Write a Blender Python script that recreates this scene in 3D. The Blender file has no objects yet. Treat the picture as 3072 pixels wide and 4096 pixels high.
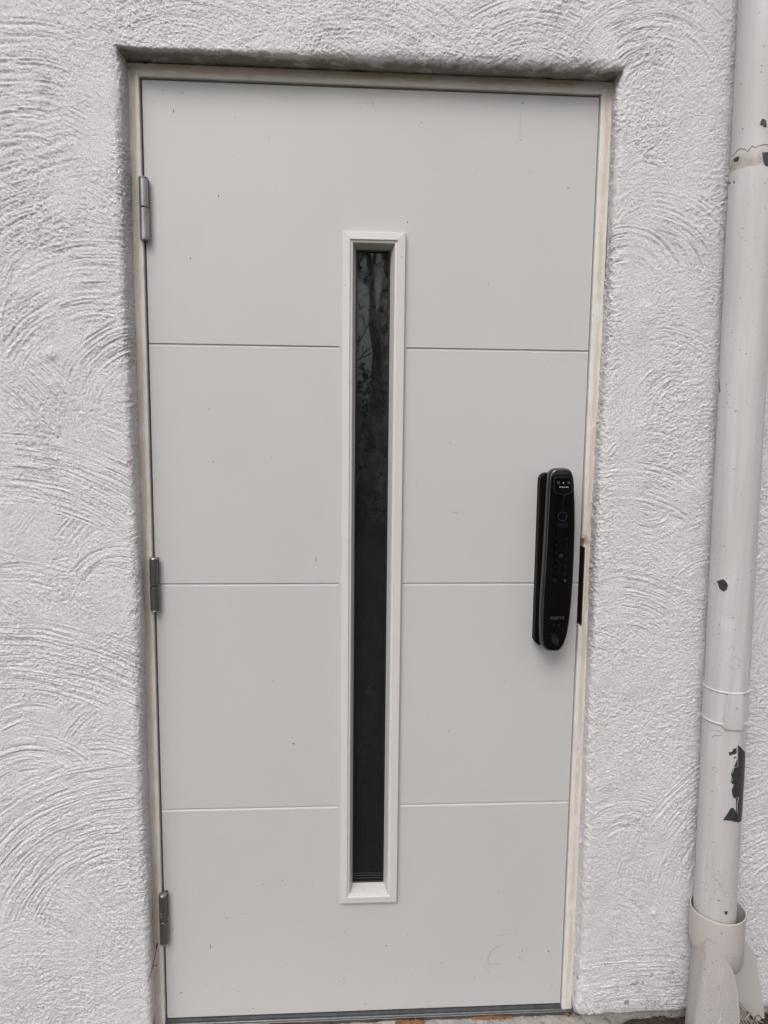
import bpy, bmesh, math, random
import numpy as np
from mathutils import Vector, Matrix
R = math.radians
scene = bpy.context.scene
col = scene.collection
random.seed(7)
rng = np.random.default_rng(11)

# ------------------------------------------------------------------ camera
CAM = Vector((0.39706, -1.55846, 1.37406))
right = Vector((0.99815129, -0.05984659, 0.01060094))
up = Vector((-0.00341557, 0.11891088, 0.99289906))
fwd = Vector((0.06068219, 0.99109969, -0.11848664))
cam = bpy.data.cameras.new('camera'); cam_o = bpy.data.objects.new('camera', cam); col.objects.link(cam_o)
cam_o.matrix_world = Matrix(((right.x, up.x, -fwd.x, CAM.x), (right.y, up.y, -fwd.y, CAM.y), (right.z, up.z, -fwd.z, CAM.z), (0, 0, 0, 1)))
cam.sensor_fit = 'HORIZONTAL'; cam.sensor_width = 36; cam.lens = 36 * 2894.4 / 3072
cam.clip_start = 0.02; cam.clip_end = 500
scene.camera = cam_o
scene.render.resolution_x = 768; scene.render.resolution_y = 1024

# ------------------------------------------------------------------ world, sun, exposure
SUN_DIR = Vector((-0.24, -0.66, 0.70)).normalized()      # towards the sun
world = bpy.data.worlds.new('World'); scene.world = world; world.use_nodes = True
nt = world.node_tree; nt.nodes.clear()
sky = nt.nodes.new('ShaderNodeTexSky'); sky.sky_type = 'NISHITA'; sky.sun_disc = False
sky.sun_elevation = math.asin(SUN_DIR.z); sky.sun_rotation = math.atan2(SUN_DIR.x, SUN_DIR.y)
sky.dust_density = 6.0; sky.air_density = 1.0
hs = nt.nodes.new('ShaderNodeHueSaturation'); hs.inputs['Saturation'].default_value = 0.12
bgn = nt.nodes.new('ShaderNodeBackground'); bgn.inputs['Strength'].default_value = 0.15
wo = nt.nodes.new('ShaderNodeOutputWorld')
nt.links.new(sky.outputs[0], hs.inputs['Color']); nt.links.new(hs.outputs[0], bgn.inputs[0]); nt.links.new(bgn.outputs[0], wo.inputs[0])
sl = bpy.data.lights.new('sun', 'SUN'); sl.energy = 1.05; sl.angle = R(30); sl.color = (1, 0.965, 0.93)
so = bpy.data.objects.new('sun', sl); col.objects.link(so)
so.rotation_euler = SUN_DIR.to_track_quat('Z', 'Y').to_euler()
scene.view_settings.view_transform = 'Standard'; scene.view_settings.look = 'None'
scene.view_settings.gamma = 1; scene.view_settings.exposure = 0.02

# ------------------------------------------------------------------ helpers
def tag(o, label=None, cat=None, group=None, kind=None):
    if label: o['label'] = label
    if cat: o['category'] = cat
    if group: o['group'] = group
    if kind: o['kind'] = kind
    return o
def empty(name, loc, label, cat, group=None):
    o = bpy.data.objects.new(name, None); col.objects.link(o); o.location = loc; o.empty_display_size = .1
    return tag(o, label, cat, group)
def wloc(o):
    v = Vector(o.location)
    return v + wloc(o.parent) if o.parent else v
def link(name, me, mats, parent=None, smooth=False, origin=None):
    """mesh given in world coordinates; stored relative to its origin"""
    o = bpy.data.objects.new(name, me); col.objects.link(o)
    org = Vector(origin) if origin is not None else (wloc(parent) if parent else Vector((0, 0, 0)))
    me.transform(Matrix.Translation(-org))
    for m in (mats if isinstance(mats, (list, tuple)) else [mats]): me.materials.append(m)
    if parent:
        o.parent = parent; o.location = org - wloc(parent)
    else: o.location = org
    if smooth:
        me.polygons.foreach_set('use_smooth', [True] * len(me.polygons))
        if smooth is True and len(me.polygons) < 60000: me.set_sharp_from_angle(angle=R(38))
    return o
def absorb(o, bm, m):
    """surface marks become part of the mesh they sit on"""
    org = wloc(o); idx = len(o.data.materials); o.data.materials.append(m)
    for v in bm.verts: v.co -= org
    for f in bm.faces: f.material_index = idx
    bmesh.ops.recalc_face_normals(bm, faces=bm.faces)
    tmp = bpy.data.meshes.new('tmp'); bm.to_mesh(tmp); bm.free()
    b2 = bmesh.new(); b2.from_mesh(o.data); b2.from_mesh(tmp); b2.to_mesh(o.data); b2.free(); bpy.data.meshes.remove(tmp)
def bm_me(bm, name):
    bmesh.ops.recalc_face_normals(bm, faces=bm.faces)
    me = bpy.data.meshes.new(name); bm.to_mesh(me); bm.free(); return me
def add_box(bm, a, b, bev=0.0, seg=2):
    vs = [bm.verts.new((x, y, z)) for x in (a[0], b[0]) for y in (a[1], b[1]) for z in (a[2], b[2])]
    F = [(0, 1, 3, 2), (4, 6, 7, 5), (0, 4, 5, 1), (2, 3, 7, 6), (0, 2, 6, 4), (1, 5, 7, 3)]
    fs = [bm.faces.new([vs[i] for i in f]) for f in F]
    if bev > 0:
        es = list({e for f in fs for e in f.edges})
        bmesh.ops.recalc_face_normals(bm, faces=fs)
        bmesh.ops.bevel(bm, geom=es, offset=bev, segments=seg, affect='EDGES', profile=.5)
def prism_z(bm, poly, z0, z1):
    n = len(poly)
    a = [bm.verts.new((x, y, z0)) for x, y in poly]; b = [bm.verts.new((x, y, z1)) for x, y in poly]
    for i in range(n): bm.faces.new((a[i], a[(i + 1) % n], b[(i + 1) % n], b[i]))
    bm.faces.new(a[::-1]); bm.faces.new(b)
def prism_x(bm, poly, x0, x1):
    n = len(poly)
    a = [bm.verts.new((x0, y, z)) for y, z in poly]; b = [bm.verts.new((x1, y, z)) for y, z in poly]
    for i in range(n): bm.faces.new((a[i], a[(i + 1) % n], b[(i + 1) % n], b[i]))
    bm.faces.new(a[::-1]); bm.faces.new(b)
def prism_y(bm, poly, y0, y1, mat=0):
    n = len(poly)
    a = [bm.verts.new((x, y0, z)) for x, z in poly]; b = [bm.verts.new((x, y1, z)) for x, z in poly]
    fs = [bm.faces.new((a[i], a[(i + 1) % n], b[(i + 1) % n], b[i])) for i in range(n)]
    fs += [bm.faces.new(a[::-1]), bm.faces.new(b)]
    for f in fs: f.material_index = mat
def loft(bm, rings, cap0=True, cap1=True):
    rs = [[bm.verts.new(p) for p in r] for r in rings]; n = len(rs[0])
    for a, b in zip(rs, rs[1:]):
        for i in range(n): bm.faces.new((a[i], a[(i + 1) % n], b[(i + 1) % n], b[i]))
    if cap0: bm.faces.new(rs[0][::-1])
    if cap1: bm.faces.new(rs[-1])
    return rs
def tube(bm, pts, rad, n=8, closed=False):
    pts = [Vector(p) for p in pts]; rings = []; m = len(pts)
    ref = None
    for i, p in enumerate(pts):
        if closed: t = pts[(i + 1) % m] - pts[i - 1]
        else: t = pts[min(i + 1, m - 1)] - pts[max(i - 1, 0)]
        t.normalize()
        if ref is None: ref = Vector((0, 1, 0)) if abs(t.y) < .9 else Vector((1, 0, 0))
        b = t.cross(ref).normalized(); ref = b.cross(t).normalized()
        r = rad[i] if isinstance(rad, (list, tuple)) else rad
        rings.append([p + (b * math.cos(a) + ref * math.sin(a)) * r for a in [2 * math.pi * k / n for k in range(n)]])
    if closed: rings.append(rings[0])
    if closed:
        rs = [[bm.verts.new(q) for q in r] for r in rings[:-1]]; rs.append(rs[0])
        for a, b in zip(rs, rs[1:]):
            for i in range(n): bm.faces.new((a[i], a[(i + 1) % n], b[(i + 1) % n], b[i]))
    else: loft(bm, rings)
def smooth_closed(P, k=5):
    out = []; n = len(P)
    for i in range(n):
        p0, p1, p2, p3 = [Vector(P[(i + j - 1) % n]) for j in range(4)]
        for s in range(k):
            t = s / k
            out.append(.5 * ((2 * p1) + (p2 - p0) * t + (2 * p0 - 5 * p1 + 4 * p2 - p3) * t * t + (3 * p1 - p0 - 3 * p2 + p3) * t ** 3))
    return out
def smooth_open(P, k=6):
    out = []; n = len(P)
    for i in range(n - 1):
        p0, p1, p2, p3 = [Vector(P[min(max(i + j - 1, 0), n - 1)]) for j in range(4)]
        for s in range(k):
            t = s / k
            out.append(.5 * ((2 * p1) + (p2 - p0) * t + (2 * p0 - 5 * p1 + 4 * p2 - p3) * t * t + (3 * p1 - p0 - 3 * p2 + p3) * t ** 3))
    out.append(Vector(P[-1])); return out
def grid_me(name, V, ni, nj, wrap=False):
    """V: (ni*nj,3) array -> mesh"""
    i, j = np.meshgrid(np.arange(ni - 1), np.arange(nj if wrap else nj - 1), indexing='ij')
    j2 = (j + 1) % nj
    F = np.stack([i * nj + j, (i + 1) * nj + j, (i + 1) * nj + j2, i * nj + j2], -1).reshape(-1, 4)
    me = bpy.data.meshes.new(name)
    me.vertices.add(len(V)); me.vertices.foreach_set('co', np.ascontiguousarray(V, dtype=np.float32).ravel())
    me.loops.add(F.size); me.loops.foreach_set('vertex_index', F.astype(np.int32).ravel())
    me.polygons.add(len(F)); me.polygons.foreach_set('loop_start', np.arange(0, F.size, 4, dtype=np.int32))
    me.polygons.foreach_set('loop_total', np.full(len(F), 4, dtype=np.int32))
    me.update(calc_edges=True)
    return me

# lattice noise in numpy
TAB = rng.random((512, 512))
def vn(u, v, seed=0):
    u = u + seed * 37.31; v = v + seed * 91.17
    iu = np.floor(u).astype(np.int64); iv = np.floor(v).astype(np.int64)
    fu = u - iu; fv = v - iv
    fu = fu * fu * (3 - 2 * fu); fv = fv * fv * (3 - 2 * fv)
    a = TAB[iu & 511, iv & 511]; b = TAB[(iu + 1) & 511, iv & 511]
    c = TAB[iu & 511, (iv + 1) & 511]; d = TAB[(iu + 1) & 511, (iv + 1) & 511]
    return (a * (1 - fu) + b * fu) * (1 - fv) + (c * (1 - fu) + d * fu) * fv - .5
def sst(x, a, b):
    t = np.clip((x - a) / (b - a), 0, 1); return t * t * (3 - 2 * t)

# ------------------------------------------------------------------ materials
class N:
    def __init__(s, name):
        s.m = bpy.data.materials.new(name); s.m.use_nodes = True; s.t = s.m.node_tree
        s.b = s.t.nodes['Principled BSDF']; s.pos = None
    def n(s, typ, **kw):
        x = s.t.nodes.new(typ)
        for k, v in kw.items():
            if k.startswith('i_'): x.inputs[k[2:].replace('_', ' ')].default_value = v
            else: setattr(x, k, v)
        return x
    def l(s, a, b): s.t.links.new(a, b)
    def P(s):
        if not s.pos: s.pos = s.n('ShaderNodeNewGeometry').outputs['Position']
        return s.pos
    def mapped(s, scale=(1, 1, 1), loc=(0, 0, 0)):
        mp = s.n('ShaderNodeMapping'); mp.inputs['Scale'].default_value = scale; mp.inputs['Location'].default_value = loc
        s.l(s.P(), mp.inputs['Vector']); return mp.outputs[0]
    def noise(s, scale, detail=4, rough=.55, vec=None, sc=(1, 1, 1), dist=0, loc=(0, 0, 0)):
        x = s.n('ShaderNodeTexNoise'); x.inputs['Scale'].default_value = scale; x.inputs['Detail'].default_value = detail
        x.inputs['Roughness'].default_value = rough; x.inputs['Distortion'].default_value = dist
        s.l(vec if vec else s.mapped(sc, loc), x.inputs['Vector']); return x.outputs['Fac']
    def ramp(s, fac, stops):
        x = s.n('ShaderNodeValToRGB'); e = x.color_ramp.elements
        while len(e) < len(stops): e.new(.5)
        for el, (p, c) in zip(e, stops):
            el.position = p; el.color = (c if hasattr(c, '__len__') else (c, c, c)) [:3] + (1,) if hasattr(c, '__len__') else (c, c, c, 1)
        s.l(fac, x.inputs[0]); return x.outputs[0]
    def mix(s, fac, a, b, mode='MIX'):
        x = s.n('ShaderNodeMix', data_type='RGBA', blend_type=mode)
        for sock, v in ((x.inputs[0], fac), (x.inputs[6], a), (x.inputs[7], b)):
            if hasattr(v, 'is_linked'): s.l(v, sock)
            else: sock.default_value = v if not hasattr(v, '__len__') else tuple(v)[:3] + (1,)
        return x.outputs[2]
    def math(s, op, a, b=0.0, c=0.0, clamp=False):
        x = s.n('ShaderNodeMath', operation=op, use_clamp=clamp)
        for sock, v in zip(x.inputs, (a, b, c)):
            if hasattr(v, 'is_linked'): s.l(v, sock)
            else: sock.default_value = v
        return x.outputs[0]
    def bump(s, h, strength=.3, dist=.001, prev=None):
        x = s.n('ShaderNodeBump'); x.inputs['Strength'].default_value = strength; x.inputs['Distance'].default_value = dist
        s.l(h, x.inputs['Height'])
        if prev: s.l(prev, x.inputs['Normal'])
        return x.outputs[0]
    def set(s, color=None, rough=None, metal=None, normal=None, spec=None, coat=None):
        for k, v in (('Base Color', color), ('Roughness', rough), ('Metallic', metal), ('Normal', normal), ('Specular IOR Level', spec), ('Coat Weight', coat)):
            if v is None: continue
            if hasattr(v, 'is_linked'): s.l(v, s.b.inputs[k])
            else: s.b.inputs[k].default_value = v if not hasattr(v, '__len__') else tuple(v)[:3] + (1,)
        return s.m
    def sep(s):
        x = s.n('ShaderNodeSeparateXYZ'); s.l(s.P(), x.inputs[0]); return x.outputs

def mat_plaster():
    k = N('white_painted_render')
    big = k.noise(3.0, 3); mid = k.noise(22, 4); fine = k.noise(380, 3, .65); grit = k.noise(170, 5, .7)
    c = k.mix(k.ramp(big, [(.35, 0), (.68, 1)]), (.79, .760, .778), (.82, .790, .812))
    c = k.mix(k.ramp(mid, [(.55, 0), (.8, .5)]), c, (.57, .55, .555))
    x, y, z = k.sep()
    # craquelure and missing paint low on the wall
    low = k.math('SUBTRACT', 1.0, k.math('MULTIPLY', z, 3.4), clamp=True)
    vor = k.n('ShaderNodeTexVoronoi', feature='DISTANCE_TO_EDGE'); vor.inputs['Scale'].default_value = 58
    wv = k.n('ShaderNodeVectorMath', operation='ADD'); k.l(k.P(), wv.inputs[0])
    nz = k.n('ShaderNodeTexNoise'); nz.inputs['Scale'].default_value = 60; nz.inputs['Detail'].default_value = 3
    vs = k.n('ShaderNodeVectorMath', operation='SCALE'); vs.inputs['Scale'].default_value = .02
    k.l(k.P(), nz.inputs['Vector']); k.l(nz.outputs['Color'], vs.inputs[0]); k.l(vs.outputs[0], wv.inputs[1]); k.l(wv.outputs[0], vor.inputs['Vector'])
    crack = k.ramp(vor.outputs['Distance'], [(.0, 1), (.075, 0)])
    patch = k.ramp(k.noise(16, 4, .7, loc=(3, 1, 2)), [(.50, 0), (.60, 1)])
    side = k.math('ADD', k.math('MULTIPLY', k.math('SUBTRACT', x, .5), 4.0, clamp=True), .25, clamp=True)
    low = k.math('MULTIPLY', low, side)
    cm = k.math('MULTIPLY', k.math('MULTIPLY', crack, patch), k.math('MULTIPLY', low, 1.5, clamp=True), clamp=True)
    c = k.mix(k.math('MULTIPLY', cm, .8), c, (.17, .15, .14))
    chips = k.ramp(k.noise(38, 3, .5, loc=(9, 2, 4)), [(.675, 0), (.69, 1)])
    lowmix = k.math('ADD', k.math('MULTIPLY', low, .9), .06, clamp=True)
    c = k.mix(k.math('MULTIPLY', chips, lowmix, clamp=True), c, (.20, .19, .18))
    # grubby band at the very bottom
    foot = k.math('SUBTRACT', 1.0, k.math('MULTIPLY', k.math('SUBTRACT', z, .012), 38.0), clamp=True)
    c = k.mix(k.math('MULTIPLY', foot, k.ramp(k.noise(60, 4, .7), [(.35, 0), (.6, .9)])), c, (.16, .14, .12))
    # tiny dark pits and dirt
    pits = k.ramp(k.noise(130, 2, .5, loc=(5, 5, 1)), [(.76, 0), (.79, .7)])
    c = k.mix(pits, c, (.22, .20, .19))
    g1 = k.noise(300, 3, .7, loc=(2, 2, 8)); g2 = k.noise(620, 2, .6, loc=(7, 2, 8))
    c = k.mix(k.ramp(g1, [(.46, 0), (.70, .45)]), c, (.42, .40, .40)); c = k.mix(k.ramp(g2, [(.45, 0), (.75, .5)]), c, (.36, .34, .345))
    vc = k.n('ShaderNodeVertexColor', layer_name='soffit_tint')
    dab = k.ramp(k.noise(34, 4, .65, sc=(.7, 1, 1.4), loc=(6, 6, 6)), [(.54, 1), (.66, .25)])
    c = k.mix(k.math('MULTIPLY', vc.outputs['Color'], dab), c, (.30, .262, .235))  # soffit tinted darker brown-grey, broken up by noise
    nrm = k.bump(grit, .8, .0045); nrm = k.bump(fine, .8, .0028, nrm)
    return k.set(c, k.ramp(mid, [(.3, .42), (.7, .62)]), normal=nrm, spec=.5)

def mat_door(name='cream_powder_coated_steel', base=(.520, .509, .511), tex=.10):
    k = N(name)
    c = k.mix(k.ramp(k.noise(2.2, 3), [(.3, 0), (.7, 1)]), base, tuple(v * .965 for v in base))
    # faint hand smudges, low on the leaf
    x, y, z = k.sep()
    sm = k.ramp(k.noise(7, 5, .7, sc=(1, 1, .7), loc=(2, 0, 0)), [(.56, 0), (.75, .28)])
    c = k.mix(sm, c, tuple(v * .86 for v in base))
    sp = k.ramp(k.noise(150, 2, .5, loc=(1, 0, 3)), [(.765, 0), (.79, .55)])
    c = k.mix(sp, c, (.18, .15, .12))
    grain = k.noise(900, 2, .5)
    c = k.mix(k.ramp(grain, [(.3, 0), (.7, .10)]), c, tuple(v * .8 for v in base))
    nrm = k.bump(k.noise(700, 2, .5), tex, .0006)
    return k.set(c, .43, normal=nrm, spec=.45)

def mat_frame(name, axis, c0, halfw, off=0.0, base=(.70, .675, .66)):
    """old tape residue runs along the middle of the member"""
    k = N(name); s = k.sep(); co = s[0] if axis == 'x' else s[2]
    wob = k.math('MULTIPLY', k.math('SUBTRACT', k.noise(14, 3, sc=(.5, 1, 1) if axis == 'x' else (1, 1, .5)), .5), .010)
    d = k.math('ABSOLUTE', k.math('SUBTRACT', k.math('ADD', co, wob), c0))
    band = k.ramp(k.math('DIVIDE', d, halfw), [(.70, 1), (1.1, 0)])
    br = k.ramp(k.noise(9, 5, .7, sc=(2.5, 1, .8) if axis == 'x' else (.8, 1, 2.5), loc=(off, off, 1)), [(.40, 0), (.47, 1)])
    br2 = k.ramp(k.noise(70, 5, .75, sc=(2.5, 1, .5) if axis == 'x' else (.5, 1, 2.5), loc=(off, 2, 1)), [(.36, .15), (.52, 1)])
    fac = k.math('MULTIPLY', k.math('MULTIPLY', k.math('MULTIPLY', band, br2), br), .8)
    c = k.mix(k.ramp(k.noise(30, 4), [(.4, 0), (.75, .55)]), base, (.55, .505, .47))
    c = k.mix(fac, c, (.60, .49, .34))
    sp = k.ramp(k.noise(110, 3, .6, sc=(1, 1, .6), loc=(off, 3, 0)), [(.70, 0), (.735, .8)])
    c = k.mix(sp, c, (.16, .10, .08))
    if name == 'frame_paint_strike_side':     # rust bloom beside the strike plate
        v = k.n('ShaderNodeVectorMath', operation='DISTANCE'); k.l(k.P(), v.inputs[0]); v.inputs[1].default_value = (.938, -.008, 1.128)
        r = k.math('ADD', k.math('MULTIPLY', v.outputs['Value'], 45.0), k.math('MULTIPLY', k.noise(90, 4, .7), .9))
        c = k.mix(k.ramp(r, [(.62, .8), (1.0, 0)]), c, (.36, .18, .07))
    nrm = k.bump(k.noise(160, 4, .6), .25, .0006)
    return k.set(c, .5, normal=nrm)

def mat_simple(name, colr, rough=.5, metal=0.0, vary=.12, scale=40, bump=.15, bd=.0005, spec=.5, coat=0.0):
    k = N(name)
    c = k.mix(k.ramp(k.noise(scale, 4), [(.3, 0), (.7, 1)]), colr, tuple(max(0, v * (1 - vary)) for v in colr))
    nrm = k.bump(k.noise(scale * 6, 3), bump, bd)
    return k.set(c, rough, metal, normal=nrm, spec=spec, coat=coat)

def mat_pipe(name='old_white_pipe_paint', base=(.575, .562, .570)):
    k = N(name)
    st = k.noise(60, 5, .65, sc=(1, 1, .06)); st2 = k.noise(9, 4, .6, sc=(1, 1, .35))
    c = k.mix(k.ramp(st, [(.35, 0), (.7, 1)]), base, (.47, .457, .457))
    c = k.mix(k.ramp(st2, [(.45, 0), (.75, .8)]), c, (.50, .47, .455))
    sp = k.ramp(k.noise(150, 2, .5, loc=(2, 7, 0)), [(.70, 0), (.735, .85)])
    c = k.mix(sp, c, (.14, .10, .085))
    if name == 'old_grey_white_pipe_paint':
        z = k.sep()[2]
        bandm = k.math('SUBTRACT', 1.0, k.math('MULTIPLY', k.math('ABSOLUTE', k.math('SUBTRACT', z, 1.888)), 42.0), clamp=True)
        c = k.mix(k.math('MULTIPLY', bandm, k.ramp(k.noise(38, 5, .7, sc=(1, 1, .6)), [(.36, .1), (.62, 1)])), c, (.30, .225, .16))
    nrm = k.bump(st, .18, .0010); nrm = k.bump(k.noise(300, 3), .12, .0004, nrm)
    return k.set(c, k.ramp(st2, [(.3, .38), (.7, .55)]), normal=nrm)

def mat_hinge(name, colr, rough):
    k = N(name)
    c = k.mix(k.ramp(k.noise(80, 4, .6, sc=(1, 1, .15)), [(.35, 0), (.7, 1)]), colr, tuple(v * .62 for v in colr))
    c = k.mix(k.ramp(k.noise(55, 4, .7, sc=(1.6, 1, .5), loc=(3, 3, 3)), [(.66, 0), (.68, .8)]), c, (.62, .60, .57))
    return k.set(c, rough, .75, normal=k.bump(k.noise(300, 3, sc=(1, 1, .2)), .2, .0004))

def mat_glass():
    k = N('dark_door_glass')
    x, y, z = k.sep()
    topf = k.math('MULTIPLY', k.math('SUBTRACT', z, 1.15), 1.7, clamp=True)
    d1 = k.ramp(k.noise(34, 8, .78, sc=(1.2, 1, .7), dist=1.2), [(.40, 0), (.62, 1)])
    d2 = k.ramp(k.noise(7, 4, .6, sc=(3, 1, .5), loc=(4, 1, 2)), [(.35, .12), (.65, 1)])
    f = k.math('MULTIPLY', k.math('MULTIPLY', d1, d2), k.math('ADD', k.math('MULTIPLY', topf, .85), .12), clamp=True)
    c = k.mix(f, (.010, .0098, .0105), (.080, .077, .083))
    dust = k.ramp(k.noise(420, 2, .5), [(.68, 0), (.74, .5)])
    c = k.mix(dust, c, (.08, .078, .075))
    return k.set(c, k.math('ADD', k.math('MULTIPLY', f, .10), .008), spec=.55)

def mat_concrete(name='rough_concrete', base=(.30, .27, .24)):
    k = N(name)
    c = k.mix(k.ramp(k.noise(22, 6, .7), [(.3, 0), (.7, 1)]), base, (.40, .37, .34))
    c = k.mix(k.ramp(k.noise(60, 5, .7, loc=(4, 4, 4)), [(.56, 0), (.64, .9)]), c, (.13, .11, .10))
    c = k.mix(k.ramp(k.noise(34, 4, .6, loc=(1, 8, 4)), [(.62, 0), (.68, .8)]), c, (.55, .53, .51))
    return k.set(c, .9, normal=k.bump(k.noise(150, 6, .7), .8, .003))

M_plaster = mat_plaster(); M_door = mat_door()
M_trim = mat_door('cream_window_trim', (.61, .588, .578), .06)
M_black = mat_simple('black_gasket', (.006, .006, .006), .5, vary=.3)
M_dirt = mat_simple('dark_fleck', (.035, .028, .024), .8, vary=.4)
M_smudge = mat_simple('grey_scuff', (.43, .418, .412), .6, vary=.1)
M_glass = mat_glass()
M_steel = mat_simple('sill_aluminium', (.13, .135, .14), .45, .6, vary=.35, scale=60)
M_bright = mat_simple('bright_metal', (.75, .73, .70), .22, 1.0, vary=.1)
M_lock = mat_simple('glossy_black_shell', (.003, .003, .0032), .16, vary=.3, scale=12, bump=.02, spec=.22)
M_lockface = mat_simple('black_glass_face', (.0025, .0025, .003), .05, vary=.3, scale=9, bump=.01, spec=.35)
M_rim = mat_simple('dull_chrome_line', (.34, .33, .32), .25, 1.0, vary=.2)
M_print = mat_simple('grey_print', (.085, .082, .08), .5, vary=.1)
M_faint = mat_simple('faint_touch_key_print', (.010, .010, .0105), .5, vary=.1)
M_white = mat_simple('white_print', (.62, .62, .62), .5, vary=.1)
M_screen = mat_simple('dark_blue_screen', (.006, .0062, .010), .1, vary=.1)
M_pipe = mat_pipe(); M_pipe2 = mat_pipe('old_grey_white_pipe_paint', (.52, .505, .512))
M_bare = mat_simple('bare_grey_steel', (.052, .053, .056), .45, .1, vary=.35, scale=120)
M_crack = mat_simple('lifted_paint_edge', (.26, .21, .17), .8, vary=.3)
M_plastic = mat_pipe('weathered_beige_plastic', (.50, .443, .418))
M_plastic_edge = mat_simple('clean_plastic_edge', (.68, .64, .58), .5)
M_strike = mat_simple('brown_black_steel', (.055, .042, .036), .42, .6, vary=.5, scale=30)
M_foam = mat_simple('orange_foam', (.27, .13, .06), .9, vary=.6, scale=50, bump=.6, bd=.003)
M_twig = mat_simple('dark_twig', (.035, .022, .018), .8, vary=.4)
M_conc = mat_concrete(); M_plinth = mat_concrete('grey_plinth', (.25, .24, .23))
M_core = mat_simple('wall_core', (.10, .09, .08), .95)

# ------------------------------------------------------------------ ground
def soil_mat():
    k = N('dark_soil')
    c = k.mix(k.ramp(k.noise(60, 6, .7), [(.35, 0), (.65, 1)]), (.020, .013, .010), (.075, .050, .036))
    return k.set(c, .95, normal=k.bump(k.noise(180, 6, .7), 1, .006))
def lawn_mat():
    k = N('winter_grass_ground')
    c = k.mix(k.ramp(k.noise(1.3, 6, .7), [(.35, 0), (.65, 1)]), (.075, .070, .045), (.11, .095, .07))
    c = k.mix(k.ramp(k.noise(40, 5, .7), [(.4, 0), (.7, .7)]), c, (.045, .042, .026))
    return k.set(c, .95, normal=k.bump(k.noise(90, 5, .7), .8, .01))
M_soil = soil_mat()
bm = bmesh.new(); 
g = 200.0
vs = [bm.verts.new(p) for p in ((-g, -g, -.10), (g, -g, -.10), (g, g, -.10), (-g, g, -.10))]; bm.faces.new(vs)
tag(link('ground', bm_me(bm, 'ground'), lawn_mat()), kind='structure')

# soil bed at the wall foot
nx, ny = 330, 150
xs = np.linspace(1.00, 2.0, nx); ys = np.linspace(-.055, -.50, ny)
X, Y = np.meshgrid(xs, ys, indexing='ij')
Zs = .002 - .09 * sst(-Y, .25, .5) + .010 * vn(X / .03, Y / .03, 1) + .007 * vn(X / .011, Y / .011, 2) + .004 * vn(X / .005, Y / .005, 3) - .03 * sst(1.10 - X, 0, .09) - .06 * sst(X, 1.8, 2.0)
tag(link('soil', grid_me('soil', np.stack([X, Y, Zs], -1).reshape(-1, 3), nx, ny), M_soil, smooth=True), kind='structure')

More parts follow.
